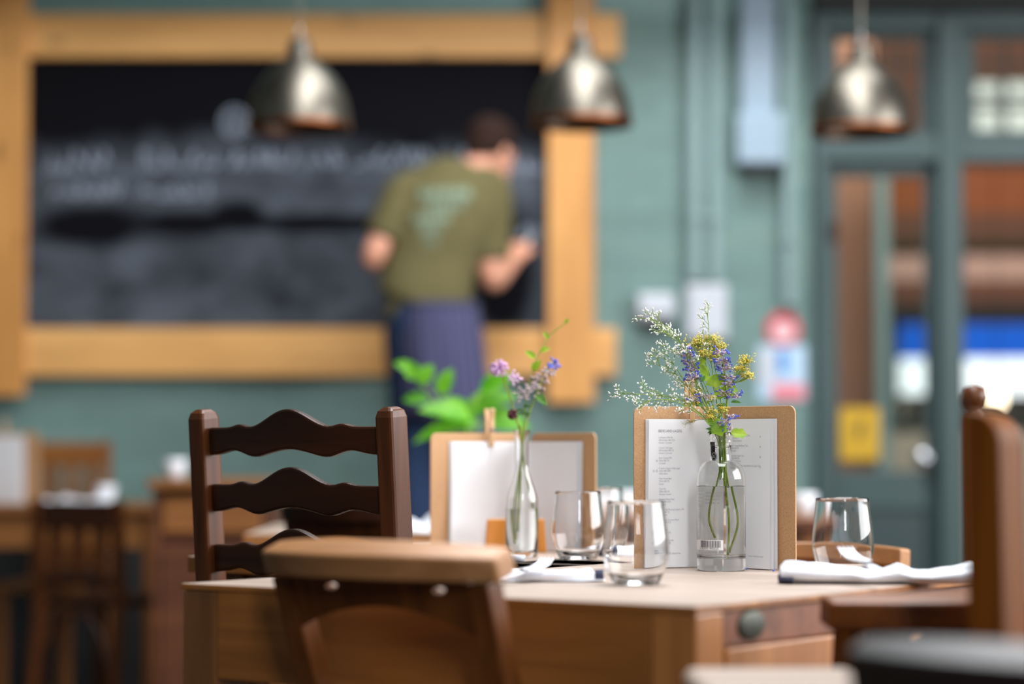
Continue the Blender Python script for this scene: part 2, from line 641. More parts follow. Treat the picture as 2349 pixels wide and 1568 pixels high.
def catmull(pts, n=8):
    pts = [Vector(p) for p in pts]
    out = []
    for i in range(len(pts) - 1):
        p0, p1, p2, p3 = pts[max(i - 1, 0)], pts[i], pts[i + 1], pts[min(i + 2, len(pts) - 1)]
        for k in range(n):
            t = k / n
            out.append(0.5 * ((2 * p1) + (-p0 + p2) * t + (2 * p0 - 5 * p1 + 4 * p2 - p3) * t * t + (-p0 + 3 * p1 - 3 * p2 + p3) * t ** 3))
    out.append(pts[-1])
    return out


def text_mesh(body, size, align='LEFT', spacing=1.0):
    """outline of a line of type as (verts, faces) in its own plane"""
    c = bpy.data.curves.new('type', 'FONT')
    c.body = body
    c.size = size
    c.align_x = align
    c.space_character = spacing
    c.resolution_u = 2
    c.offset = -0.011 * size
    o = bpy.data.objects.new('type', c)
    COL.objects.link(o)
    dg = bpy.context.evaluated_depsgraph_get()
    dg.update()
    me = bpy.data.meshes.new_from_object(o.evaluated_get(dg))
    vs = [v.co.copy() for v in me.vertices]
    fs = [tuple(p.vertices) for p in me.polygons]
    bpy.data.objects.remove(o)
    bpy.data.curves.remove(c)
    bpy.data.meshes.remove(me)
    return vs, fs


def holed_panel(outer, holes, depth):
    """flat panel in x-z with holes, thickness depth along y"""
    c = bpy.data.curves.new('panel', 'CURVE')
    c.dimensions = '2D'
    c.fill_mode = 'BOTH'
    c.extrude = depth / 2
    for poly in [outer] + holes:
        s = c.splines.new('POLY')
        s.points.add(len(poly) - 1)
        for i, (x, z) in enumerate(poly):
            s.points[i].co = (x, z, 0, 1)
        s.use_cyclic_u = True
    o = bpy.data.objects.new('panel', c)
    COL.objects.link(o)
    dg = bpy.context.evaluated_depsgraph_get()
    dg.update()
    me = bpy.data.meshes.new_from_object(o.evaluated_get(dg))
    mb = MB()
    mb.add([(v.co.x, v.co.z, v.co.y) for v in me.vertices], [tuple(p.vertices) for p in me.polygons])
    bpy.data.objects.remove(o)
    bpy.data.curves.remove(c)
    bpy.data.meshes.remove(me)
    return mb


# ================================================================== THE ROOM
YW = 9.5                                  # back wall
XL, XR, YF, ZC = -3.2, 4.6, -2.6, 4.6


def wx(u, Y=YW):
    return (u - W / 2) / F * Y            # (small pitch: x is exact enough at the wall)


def pw(u, v, Y=YW):
    return P(u, v, Y)


door_l, door_r = pw(1862, 600).x, pw(2206, 600).x
open_r = door_r + 0.62
door_top = pw(1990, 330).z
tr_top = pw(1990, 34).z

mb = MB()
struct('floor', MB().box(((XL + XR) / 2, (YF + 16) / 2, -0.05), (XR - XL, 16 - YF, 0.1)), M['floor'])
# ceiling with two roof-light openings
mb = MB()
mb.box(((XL + XR) / 2, (YF + 2.0) / 2, ZC + 0.05), (XR - XL, 2.0 - YF, 0.1))
mb.box(((XL - 1.2) / 2, 4.4, ZC + 0.05), (-1.2 - XL, 4.8, 0.1))
mb.box(((XR + 2.2) / 2, 4.4, ZC + 0.05), (XR - 2.2, 4.8, 0.1))
mb.box(((XL + XR) / 2, 6.95, ZC + 0.05), (XR - XL, 0.3, 0.1))
mb.box(((XL - 0.5) / 2, 7.6, ZC + 0.05), (-0.5 - XL, 1.0, 0.1))
mb.box(((XR + 2.3) / 2, 7.6, ZC + 0.05), (XR - 2.3, 1.0, 0.1))
mb.box(((XL + XR) / 2, (8.1 + 16) / 2, ZC + 0.05), (XR - XL, 16 - 8.1, 0.1))
struct('ceiling', mb, M['ceil'])
# back wall: solid left of the door, and right of the glazed screen, and over it
mb = MB()
mb.box(((XL + door_l) / 2, YW + 0.12, ZC / 2), (door_l - XL, 0.24, ZC))
mb.box(((open_r + 0.1 + XR) / 2, YW + 0.12, ZC / 2), (XR - open_r - 0.1, 0.24, ZC))
mb.box(((door_l + open_r + 0.1) / 2, YW + 0.12, (tr_top + 0.02 + ZC) / 2), (open_r + 0.1 - door_l, 0.24, ZC - tr_top - 0.02))
struct('wall_back', mb, M['wall'])
struct('wall_left', MB().box((XL - 0.1, (YF + YW) / 2, ZC / 2), (0.2, YW - YF, ZC)), M['greend'])
mb = MB()
mb.box((XR + 0.1, (YF + 16) / 2, 0.5), (0.2, 16 - YF, 1.0))
mb.box((XR + 0.1, (YF + 16) / 2, 3.9), (0.2, 16 - YF, 1.4))
mb.box((XR + 0.1, (YF + 2.8) / 2, 2.1), (0.2, 2.8 - YF, 1.2 + 1.0))
mb.box((XR + 0.1, (7.6 + 16) / 2, 2.1), (0.2, 16 - 7.6, 2.2))
struct('wall_right', mb, M['greend'])
mb = MB()
mb.box(((XL + 0.3) / 2, YF - 0.1, ZC / 2), (0.3 - XL, 0.2, ZC))
mb.box(((XR + 1.5) / 2, YF - 0.1, ZC / 2), (XR - 1.5, 0.2, ZC))
mb.box((0.9, YF - 0.1, 1.0), (1.2, 0.2, 2.0))
mb.box((0.9, YF - 0.1, 4.5), (1.2, 0.2, 0.2))
struct('wall_front', mb, M['greend'])
struct('trim_1', MB().box(((XL + XR) / 2, YW - 0.35, pw(1990, -40, YW - 0.35).z + 0.12), (XR - XL, 0.12, 0.25)), M['black'], bevel=0.005)
# steel beam along the top of the wall over the door (dark band at the top right)
struct('trim_2', MB().box(((door_l + XR) / 2, YW - 0.08, pw(1990, 20, YW - 0.1).z + 0.15), (XR - door_l, 0.1, 0.3)), M['black'], bevel=0.004)
struct('baseboard_back', MB().box(((XL + door_l) / 2, YW - 0.048, 0.08), (door_l - XL, 0.024, 0.16)), M['black'], bevel=0.004)

dz = pw(600, 1200).z
o = MB().box(((XL + door_l) / 2, YW - 0.02, dz / 2), (door_l - XL, 0.03, dz))
struct('shade_sheet', o, M['black'], bevel=0.004)  # dark sheet added for the darkness under the far tables

# glazed door screen ------------------------------------------------
fr = MB()
zt = tr_top
fr.box(((pw(1862, 0).x + pw(1890, 0).x) / 2, YW + 0.05, zt / 2), (pw(1890, 0).x - pw(1862, 0).x, 0.2, zt))
mull_l, mull_r = pw(2150, 600).x, pw(2206, 600).x
fr.box(((mull_l + mull_r) / 2, YW + 0.05, zt / 2), (mull_r - mull_l, 0.2, zt))
fr.box((open_r + 0.05, YW + 0.05, zt / 2), (0.1, 0.2, zt))
zb0, zb1 = pw(1990, 372).z, pw(1990, 312).z
fr.box(((door_l + open_r) / 2 + 0.02, YW + 0.05, (zb0 + zb1) / 2), (open_r - door_l - 0.05, 0.17, zb1 - zb0))
fr.box(((door_l + open_r) / 2 + 0.02, YW + 0.05, zt - 0.03), (open_r - door_l - 0.05, 0.17, 0.07))
struct('trim_3', fr, M['green'], bevel=0.006)
for i, (a, b) in enumerate(((1890, 2150), (2206, 2580))):
    xa, xb = pw(a, 200).x, pw(b, 200).x
    if i == 1:
        xb = open_r
    w = tag(thing('window_%d' % (i + 1), None, None, ((xa + xb) / 2, YW + 0.05, 0)), kind='structure')
    z0, z1 = zb1, zt - 0.065
    f = MB()
    t = 0.055
    hw = (xb - xa) / 2 - 0.001
    f.box((-hw + t / 2, 0, (z0 + z1) / 2), (t, 0.07, z1 - z0)).box((hw - t / 2, 0, (z0 + z1) / 2), (t, 0.07, z1 - z0))
    f.box((0, 0, z0 + 0.012), (2 * hw - 2 * t, 0.07, 0.024)).box((0, 0, z1 - 0.012), (2 * hw - 2 * t, 0.07, 0.024))
    obj('window_frame', f, M['green'], w, bevel=0.004)
    obj('window_pane', MB().box((0, 0, (z0 + z1) / 2), (2 * hw - 2 * t, 0.005, z1 - z0 - 0.05)), M['pane'], w)
    ld = MB()
    for k in range(1, 4):
        ld.box((-hw + t + (2 * hw - 2 * t) * k / 4, -0.004, (z0 + z1) / 2), (0.012, 0.012, z1 - z0 - 0.05))
    for k in range(1, 3):
        ld.box((0, -0.004, z0 + (z1 - z0) * k / 3 + 0.02), (2 * hw - 2 * t, 0.012, 0.012))
    obj('glazing_bar', ld, M['lead'], w)

d = tag(thing('door_1', None, None, (0, YW + 0.05, 0)), kind='structure')
xa, xb = pw(1890, 700).x + 0.002, pw(2150, 700).x - 0.002
ga, gb = pw(1924, 700).x, pw(2128, 700).x
gz0, gz1 = pw(2000, 1080).z, pw(2000, 402).z
f = MB()
f.box(((xa + ga) / 2, 0, zb0 / 2), (ga - xa, 0.05, zb0)).box(((xb + gb) / 2, 0, zb0 / 2), (xb - gb, 0.05, zb0))
f.box(((ga + gb) / 2, 0, (gz1 + zb0) / 2), (gb - ga, 0.05, zb0 - gz1))
f.box(((ga + gb) / 2, 0, gz0 - 0.075), (gb - ga, 0.05, 0.15)).box(((ga + gb) / 2, 0, 0.11), (gb - ga, 0.05, 0.22))
obj('door_frame', f, M['green'], d, bevel=0.004)
obj('lower_panel', MB().box(((ga + gb) / 2, 0.005, (0.22 + gz0 - 0.15) / 2), (gb - ga, 0.025, gz0 - 0.15 - 0.22)), M['greend'], d, bevel=0.004)
obj('door_glass', MB().box(((ga + gb) / 2, 0, (gz0 + gz1) / 2), (gb - ga, 0.006, gz1 - gz0)), M['pane'], d)
h = MB()
hc = pw(2092, 1040, YW + 0.02)
h.lathe([(0.0, -0.05), (0.03, -0.05), (0.03, -0.045), (0.012, -0.04), (0.012, -0.02), (0.034, -0.012), (0.04, 0.0), (0.034, 0.012), (0, 0.016)], 24)
ko = obj('door_knob', h, M['steel'], d, smooth=True)
ko.location = (xb - 0.055, -0.075, hc.z - 0.02)
ko.rotation_euler = (math.radians(90), 0, 0)
lk = MB().box(((xa + ga) / 2 + 0.01, -0.03, pw(1900, 530).z), (0.04, 0.012, 0.09))
obj('lock_plate', lk, M['black'], d, bevel=0.003)

# the porch beyond the screen ---------------------------------------
YB = 13.5


def zb(v):
    return P(2200, v, YB).z


bx0, bx1 = 0.9, XR - 0.02
def band(name, v0, v1, mat, depth=0.2, x0=bx0, x1=bx1, Y=YB):
    z0 = zb(v1) if v1 is not None else 0
    z1 = zb(v0) if v0 is not None else ZC
    return struct(name, MB().box(((x0 + x1) / 2, Y + depth / 2, (z0 + z1) / 2), (x1 - x0, depth, z1 - z0)), mat)


mb = MB()
hz0, hz1 = zb(306), zb(178)
hx0 = P(2222, 240, YB).x
mb.box(((bx0 + bx1) / 2, YB + 0.1, (hz1 + ZC) / 2), (bx1 - bx0, 0.2, ZC - hz1))
mb.box(((bx0 + hx0) / 2, YB + 0.1, (hz0 + hz1) / 2), (hx0 - bx0, 0.2, hz1 - hz0))
mb.box(((bx0 + bx1) / 2, YB + 0.1, (zb(380) + hz0) / 2), (bx1 - bx0, 0.2, hz0 - zb(380)))
struct('wall_porch', mb, M['umber'])
band('trim_4', 384, 488, M['rust'])
band('trim_5', 488, 545, M['umber'], 0.16)
struct('trim_6', MB().box(((bx0 + bx1) / 2, YB - 0.02, (zb(545) + zb(568)) / 2), (bx1 - bx0, 0.1, zb(545) - zb(568))), M['olive'])
band('trim_7', 568, 642, M['blush'], 0.2)
band('trim_8', 642, 697, M['umber'], 0.14)
struct('trim_9', MB().box(((bx0 + bx1) / 2, YB, (zb(697) + zb(742)) / 2), (bx1 - bx0, 0.16, zb(697) - zb(742))), M['black'])
band('wall_porch_lower', 985, None, M['cream'])
w = tag(thing('window_3', None, None, (0, YB, 0)), kind='structure')
f = MB()
wz0, wz1 = zb(985), zb(742)
for xx in (bx0 + 0.03, P(2052, 800, YB).x, P(2170, 800, YB).x, bx1 - 0.03):
    f.box((xx, 0.02, (wz0 + wz1) / 2), (0.05, 0.06, wz1 - wz0))
f.box(((bx0 + bx1) / 2, 0.02, wz0 + 0.02), (bx1 - bx0, 0.08, 0.04))
obj('window_frame', f, M['greend'], w)
obj('window_pane', MB().box(((bx0 + bx1) / 2, 0.02, (wz0 + wz1) / 2), (bx1 - bx0, 0.005, wz1 - wz0)), M['pane'], w)
w4 = tag(thing('window_4', None, None, (0, YB, 0)), kind='structure')
f = MB()
f.box((hx0 + 0.02, 0.03, (hz0 + hz1) / 2), (0.04, 0.06, hz1 - hz0))
for k in range(1, 8):
    f.box((hx0 + 0.2 * k, 0.03, (hz0 + hz1) / 2), (0.03, 0.05, hz1 - hz0))
f.box(((hx0 + bx1) / 2, 0.03, hz0 + 0.5 * (hz1 - hz0)), (bx1 - hx0, 0.05, 0.03))
obj('window_frame', f, M['lead'], w4)
obj('window_pane', MB().box(((hx0 + bx1) / 2, 0.03, (hz0 + hz1) / 2), (bx1 - hx0, 0.005, hz1 - hz0)), M['pane'], w4)
# outside: bright sky beyond the high window, a lit street with a blue shop fascia beyond the low one
struct('sky_backdrop', MB().box(((bx0 + bx1) / 2 + 0.8, 15.3, 2.4), (6.5, 0.02, 4.8)), M['cloudy'])
Ys = 14.6
fz0, fz1 = P(2270, 822, Ys).z, P(2270, 700, Ys).z
o = obj('shop_fascia', MB().box((3.0, Ys, (fz0 + fz1) / 2), (4.4, 0.12, fz1 - fz0)), M['fascia'], bevel=0.005)
tag(o, 'blue shop fascia with added sunlit glow beyond the porch window', 'fascia')
o = obj('lit_shop', MB().box((3.0, Ys + 0.1, (P(2270, 905, Ys).z + fz0) / 2), (4.4, 0.05, fz0 - P(2270, 905, Ys).z)), M['day'])
tag(o, 'brightly lit white shop front under the blue fascia', 'shop front')
o = obj('street_wall', MB().box((3.0, Ys + 0.05, P(2270, 905, Ys).z / 2), (4.4, 0.14, P(2270, 905, Ys).z)), M['cream'])
tag(o, 'pale low wall under the bright shop front outside', 'wall')
# brick pier and post seen through the door glass
a, b = P(1905, 700, 11.2), P(2008, 700, 11.2)
struct('wall_pier', MB().box(((a.x + b.x) / 2, 11.2 + 0.2, ZC / 2), (b.x - a.x, 0.4, ZC)), M['brick'])
a, b = P(2010, 700, 11.0), P(2042, 700, 11.0)
struct('trim_10', MB().box(((a.x + b.x) / 2, 11.05, (P(2020, 380, 11).z) / 2), (b.x - a.x, 0.08, P(2020, 380, 11).z)), M['pipe'], bevel=0.004)

# hanging bulb in the porch
bp = P(2287, 900, 12.0)
t = thing('pendant_bulb', 'glowing bare teardrop bulb hanging in the porch at the far right', 'light bulb', (bp.x, bp.y, bp.z))
obj('bulb', MB().lathe([(0.0, -0.075), (0.02, -0.07), (0.034, -0.05), (0.036, -0.03), (0.028, 0.0), (0.016, 0.03), (0.013, 0.045), (0, 0.045)], 20), M['bulb'], t, smooth=True)
obj('lamp_holder', MB().lathe([(0.0, 0.046), (0.016, 0.046), (0.016, 0.09), (0.006, 0.1), (0, 0.1)], 16), M['black'], t, smooth=True, angle=40)
obj('cord', MB().tube([(0, 0, 0.1), (0, 0, ZC - bp.z)], 0.003), M['black'], t)

# yellow notice on the door
a, b = P(1926, 935, YW + 0.02), P(2018, 1055, YW + 0.02)
t = thing('door_notice', 'yellow notice with a dark symbol fixed low on the glass door', 'notice', ((a.x + b.x) / 2, YW + 0.018, (a.z + b.z) / 2))
obj('sheet', MB().box((0, 0, 0), (b.x - a.x, 0.006, a.z - b.z)), M['yellow'], t, bevel=0.003)
sy = MB()
sy.prism([(0.006, 0.055), (0.02, 0.045), (0.008, 0.02), (0.016, 0.008), (-0.014, -0.03), (-0.008, 0.0), (-0.02, 0.012)], -0.0045, -0.0035, lambda p, q, w_: (p, w_, q))
obj('symbol', sy, M['olive'], t)

# ------------------------------------------------------------------ chalkboard in its timber frame
bl, br_ = pw(40, 400).x, pw(1270, 400).x
bz0, bz1 = pw(600, 770).z, pw(600, 110).z
t = thing('chalkboard', 'wide black chalkboard with smudged writing in a pine beam frame on the green wall', 'chalkboard', ((bl + br_) / 2, YW, (bz0 + bz1) / 2))
cx, cz = (bl + br_) / 2, (bz0 + bz1) / 2
obj('board', MB().box((0, -0.02, 0), (br_ - bl, 0.03, bz1 - bz0)), M['slate'], t)


def beam(name, u0, v0, u1, v1, dep0, dep1, mat):
    p, q = pw(u0, v0, YW - dep1), pw(u1, v1, YW - dep1)
    return obj(name, MB().box(((p.x + q.x) / 2 - cx, -(dep0 + dep1) / 2, (p.z + q.z) / 2 - cz), (q.x - p.x, dep1 - dep0, p.z - q.z)), mat, t, bevel=0.006)


beam('top_rail', -60, 31, 1424, 131, 0.036, 0.07, M['pine_x'])
beam('bottom_rail', -60, 752, 1414, 862, 0.036, 0.07, M['pine_x'])
beam('left_post', -90, -160, 56, 908, 0.0705, 0.105, M['pine_z'])
beam('right_post', 1256, -160, 1364, 924, 0.0705, 0.105, M['pine_z'])
rnd = random.Random(4)


def scrawl(u0, u1, v, hgt):
    """illegible chalk lettering: joined short strokes, one mesh per word"""
    words = []
    u = u0
    pts = []
    left = rnd.randint(4, 8)
    while u < u1:
        wch = hgt * rnd.uniform(0.35, 0.6)
        pts += [(u, v)] + [(u + rnd.uniform(0, wch), v - hgt * rnd.choice((0, 1, 0.5))) for _ in range(rnd.randint(2, 4))] + [(u + wch, v - hgt * rnd.choice((0, 0.4)))]
        u += wch + hgt * 0.16
        left -= 1
        if left == 0 or u >= u1:
            q = [pw(a, b, YW - 0.0365) for a, b in pts]
            words.append(MB().tube([(p.x - cx, -0.0365, p.z - cz) for p in q], 0.005, 5))
            pts = []
            left = rnd.randint(4, 8)
            u += hgt * 0.5
    return words


for a in ((108, 276, 392, 50), (325, 560, 385, 42), (590, 900, 380, 38), (900, 1060, 376, 36), (120, 275, 452, 32), (320, 480, 452, 30),
          (1180, 1248, 545, 26), (1170, 1240, 395, 30)):
    for m in scrawl(*a):
        obj('chalk_word', m, M['chalk'], t)
sw = MB()
pts = []
for k in range(40):
    a = k / 39 * 4.2 * math.pi
    r = 34 * (0.35 + 0.65 * k / 39)
    p = pw(536 + r * math.cos(a), 282 + r * 1.1 * math.sin(a), YW - 0.0365)
    pts.append((p.x - cx, -0.0365, p.z - cz))
sw.tube(pts, 0.005, 5)
obj('chalk_doodle', sw, M['chalk'], t)

# ------------------------------------------------------------------ things on the green wall
p0, p1 = pw(1694, -200), pw(1776, 270)
q0, q1 = pw(1684, 268), pw(1790, 384)
t = thing('cable_trunking', 'pale blue-grey cable trunking running down the wall to a square box', 'trunking', ((p0.x + p1.x) / 2, YW, 0))
obj('duct', MB().box((0, -0.035, (p1.z + ZC) / 2), (p1.x - p0.x, 0.07, ZC - p1.z)), M['trunk'], t, bevel=0.008)
obj('junction_box', MB().box(((q0.x + q1.x) / 2 - (p0.x + p1.x) / 2, -0.065, (q0.z + q1.z) / 2), (q1.x - q0.x, 0.13, q0.z - q1.z)), M['trunk'], t, bevel=0.012)
obj('box_shadow', MB().box(((q0.x + q1.x) / 2 - (p0.x + p1.x) / 2, -0.06, q1.z - 0.016), ((q1.x - q0.x) * 0.8, 0.1, 0.03)), M['black'], t, bevel=0.004)  # black block put in for the shadow under the box
for i, (u, r, vb, lab) in enumerate(((1593, 0.032, 645, 'wide flat painted pipe left of the trunking, above the white wall panel'),
                                     (1637, 0.028, 648, 'painted pipe on the wall just left of the pale trunking'),
                                     (1806, 0.026, 700, 'painted pipe on the wall between the pale trunking and the door'))):
    p = pw(u, vb)
    t = thing('wall_pipe', lab, 'pipe', (p.x, YW - r - 0.006, 0), 0, 'painted pipes on the green wall')
    obj('pipe', MB().tube([(0, 0, p.z), (0, 0, ZC)], r, 14), M['pipe'], t, smooth=True, angle=40)
    for zz in (p.z + 0.25, p.z + 1.0):
        m = MB()
        m.lathe([(r + 0.001, zz - 0.015), (r + 0.006, zz - 0.012), (r + 0.006, zz + 0.012), (r + 0.001, zz + 0.015)], 14, cap=False)
        obj('clip', m, M['pipe'], t, smooth=True)

a, b = pw(1458, 676), pw(1545, 738)
t = thing('emergency_light', 'long white emergency light box on the green wall beside the white panel', 'wall light', ((a.x + b.x) / 2, YW, (a.z + b.z) / 2))
obj('housing', MB().box((0, -0.05, 0), (b.x - a.x, 0.1, a.z - b.z)), M['white'], t, bevel=0.015)
obj('diffuser', MB().box((0, -0.108, 0.0), ((b.x - a.x) * 0.86, 0.016, (a.z - b.z) * 0.6)), M['white'], t, bevel=0.006)
obj('housing_shadow', MB().box((0, -0.03, -(a.z - b.z) / 2 - 0.013), ((b.x - a.x) * 0.8, 0.05, 0.024)), M['black'], t, bevel=0.004)  # black strip modelling the dark shadow beneath the housing
a, b = pw(1572, 654), pw(1666, 780)
t = thing('wall_panel', 'upright white control panel on the green wall under the pipes', 'panel', ((a.x + b.x) / 2, YW, (a.z + b.z) / 2))
obj('case', MB().box((0, -0.03, 0), (b.x - a.x, 0.06, a.z - b.z)), M['white'], t, bevel=0.008)
obj('cover', MB().box((0, -0.0635, 0), ((b.x - a.x) * 0.84, 0.006, (a.z - b.z) * 0.86)), M['white'], t, bevel=0.002)

a, b = pw(1738, 792), pw(1850, 918)
t = thing('safety_notice', 'white, blue and red safety notice on the wall beside the door', 'notice', ((a.x + b.x) / 2, YW - 0.004, (a.z + b.z) / 2))
Wn, Hn = b.x - a.x, a.z - b.z
obj('sheet', MB().box((0, 0, 0), (Wn, 0.006, Hn)), M['pblue'], t)
obj('white_field', MB().box((-Wn * 0.3, -0.004, Hn * 0.12), (Wn * 0.34, 0.002, Hn * 0.6)), M['white'], t, )
obj('blue_field', MB().box((0.0, -0.004, Hn * 0.2), (Wn * 0.22, 0.002, Hn * 0.42)), M['sblue'], t)
obj('red_field', MB().box((Wn * 0.12, -0.004, -Hn * 0.34), (Wn * 0.68, 0.002, Hn * 0.28)), M['rose'], t)
c = pw(1796, 755)
t = thing('fire_sign', 'round red sign with a pale centre above the safety notice', 'sign', (c.x, YW - 0.004, c.z))
R = 40 / F * YW
obj('disc', MB().prism([(R * math.cos(k * math.pi / 16), R * math.sin(k * math.pi / 16)) for k in range(32)], -0.003, 0.003, lambda p, q, w_: (p, w_, q)), M['red'], t)
obj('symbol', MB().prism([(0.62 * R * math.cos(k * math.pi / 10), -0.12 * R + 0.6 * R * math.sin(k * math.pi / 10)) for k in range(20)], -0.0045, -0.0035, lambda p, q, w_: (p, w_, q)), M['pink'], t)


# ------------------------------------------------------------------ pendant lamps
def lamp(u, v, Y, wpx, label):
    p = P(u, v, Y)
    R = wpx / 2 / F * Y
    t = thing('pendant_lamp', label, 'pendant lamp', (p.x, p.y, p.z), 0, 'pewter pendant lamps')
    k = R / 0.158
    prof = [(0.158, 0.0), (0.157, 0.03), (0.153, 0.06), (0.145, 0.092), (0.131, 0.127), (0.11, 0.16), (0.085, 0.187), (0.06, 0.206), (0.046, 0.216), (0.04, 0.222)]
    inner = [(r - 0.0025, z) for r, z in prof][::-1]
    obj('lamp_shade', MB().lathe([(r * k, z * k) for r, z in prof + inner], 56, closed=True), M['zinc'], t, smooth=True, angle=50)
    rim = [(0.1585, -0.002), (0.161, 0.004), (0.161, 0.014), (0.1585, 0.019), (0.1545, 0.014), (0.1545, 0.0)]
    obj('rim', MB().lathe([(r * k, z * k) for r, z in rim], 56, closed=True), M['copper'], t, smooth=True)
    neck = [(0.0, 0.21), (0.041, 0.216), (0.041, 0.232), (0.037, 0.236), (0.035, 0.272), (0.024, 0.28), (0.012, 0.284), (0.0, 0.284)]
    obj('lamp_cap', MB().lathe([(r * k, z * k) for r, z in neck], 32), M['zinc'], t, smooth=True, angle=35)
    ring = [(0, 0.018 * math.cos(a), 0.284 + 0.018 + 0.018 * math.sin(a)) for a in [2 * math.pi * i / 16 for i in range(17)]]
    obj('hook', MB().tube([(x * k, y * k, z * k) for x, y, z in ring], 0.0035), M['steel'], t, smooth=True)
    obj('cord', MB().tube([(0, 0, 0.318 * k), (0, 0, ZC - p.z)], 0.004), M['zinc'], t)
    bulb = [(0.0, 0.075), (0.018, 0.08), (0.03, 0.1), (0.03, 0.12), (0.016, 0.15), (0.016, 0.205), (0, 0.205)]
    obj('bulb', MB().lathe([(r * k, z * k) for r, z in bulb], 20), M['white'], t, smooth=True)
    return t


lamp(687, 297, 7.4, 236, 'dome pendant lamp hanging in front of the middle of the chalkboard')
lamp(1333, 288, 7.4, 234, 'dome pendant lamp hanging in front of the upright pine post')
lamp(1976, 307, 7.4, 232, 'dome pendant lamp hanging in front of the glazed door')

# ================================================================== TABLES
Lc, Fc = T(415, 1337, TOP), T(1597, 1390, TOP)
uA = (Fc - Lc).normalized()
lenA = (Fc - Lc).length
uB = Vector((-uA.y, uA.x, 0))            # square to it, away from the camera
rzA = math.atan2(uA.y, uA.x)
print('table A dir', uA, 'len', lenA, 'Lc', Lc, 'Fc', Fc)


def make_table(name, label, corner, rz, wx_, dy_, group='wooden dining tables', leg=0.075, apron_h=0.115, detailed=False, mats=None, th=0.028):
    """corner = front-left corner on the floor plan; local x along the front edge, y away"""
    mt, ma, ml = mats or (M['top'], M['apron'], M['leg'])
    t = thing(name, label, 'table', (corner[0], corner[1], 0), rz, group)
    m = MB()
    np_ = max(3, int(round(dy_ / 0.15)))
    for k in range(np_):
        y0, y1 = dy_ * k / np_, dy_ * (k + 1) / np_
        m.box((wx_ / 2, (y0 + y1) / 2, TOP - th / 2), (wx_, y1 - y0 - 0.0006, th))
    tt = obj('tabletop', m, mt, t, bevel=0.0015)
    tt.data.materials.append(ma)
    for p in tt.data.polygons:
        p.material_index = 0 if abs(p.normal.z) > 0.5 else 1  # painted overhead light stays on the top face, edges keep the brown
    zt = TOP - th
    e = 0.002 if detailed else 0.03
    for k, (x0, y0) in enumerate(((e, e), (wx_ - e - leg, e), (e, dy_ - e - leg), (wx_ - e - leg, dy_ - e - leg))):
        obj('leg', MB().box((x0 + leg / 2, y0 + leg / 2, (zt - 0.0005) / 2), (leg, leg, zt - 0.0005)), M['end'] if (detailed and k == 1) else ml, t, bevel=0.004)
    ah = apron_h
    ap = 0.026
    ins = 0.0 if detailed else 0.012
    g = 0.0008
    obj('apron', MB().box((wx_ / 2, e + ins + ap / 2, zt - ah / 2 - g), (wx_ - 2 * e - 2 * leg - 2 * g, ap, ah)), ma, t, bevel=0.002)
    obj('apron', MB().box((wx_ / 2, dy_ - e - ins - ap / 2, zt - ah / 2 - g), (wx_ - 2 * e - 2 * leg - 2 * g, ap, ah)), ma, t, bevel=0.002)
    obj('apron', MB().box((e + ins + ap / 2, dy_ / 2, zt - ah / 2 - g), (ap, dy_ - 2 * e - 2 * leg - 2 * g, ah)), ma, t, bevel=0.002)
    if not detailed:
        obj('apron', MB().box((wx_ - e - ins - ap / 2, dy_ / 2, zt - ah / 2 - g), (ap, dy_ - 2 * e - 2 * leg - 2 * g, ah)), ma, t, bevel=0.002)
    return t


dB = lenA * 1.08
near_table = make_table('dining_table', 'large pale-topped wooden table holding the bottle of wild flowers and the open menu', (Lc.x, Lc.y), rzA, lenA, dB, leg=0.066, apron_h=0.122, detailed=True, th=0.009)
# right-hand side of the near table: an upper rail set back, a lower rail, and a round iron bolt head
xr = lenA - 0.002
zt = TOP - 0.009
obj('side_rail', MB().box((xr - 0.02, dB / 2, zt - 0.0235), (0.026, dB - 0.152, 0.045)), M['rail'], near_table, bevel=0.002)
obj('lower_rail', MB().box((xr - 0.014, dB / 2, zt - 0.0825), (0.028, dB - 0.152, 0.07)), M['end'], near_table, bevel=0.003)
bm_ = MB().lathe([(0.0, 0.0045), (0.014, 0.0042), (0.0185, 0.0025), (0.02, 0.0), (0.0, 0.0)], 24)
bo = obj('bolt', bm_, M['bolt'], near_table, smooth=True)
bo.location = (xr - 0.0068, 0.145, zt - 0.022)
bo.rotation_euler = (0, math.radians(90), 0)
bo.scale = (1, 1.7, 1)

L2 = T(430, 1275, TOP)
t2w = 0.765
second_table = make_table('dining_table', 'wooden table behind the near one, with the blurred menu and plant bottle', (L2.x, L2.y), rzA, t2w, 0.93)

# small table further back at the left, with a white napkin
c3 = P(556, 1226, 5.42)
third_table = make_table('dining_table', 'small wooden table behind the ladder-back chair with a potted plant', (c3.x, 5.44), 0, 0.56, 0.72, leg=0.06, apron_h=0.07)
# far table in front of the door
c4 = P(1345, 1190, 6.65)
fourth_table = make_table('dining_table', 'far wooden table behind the open menu, in front of the door wall', (c4.x, 6.65), 0, 0.68, 0.8, leg=0.06, apron_h=0.13, mats=(M['far_x'], M['redwood'], M['far_z']))
# far-left table by the wall
c5 = P(-190, 1150, 8.25)
fifth_table = make_table('dining_table', 'orange-brown wooden table under the left end of the chalkboard', (c5.x, 8.3), 0, 0.86, 0.62, leg=0.07, apron_h=0.12, mats=(M['far_x'], M['far_x'], M['far_z']))
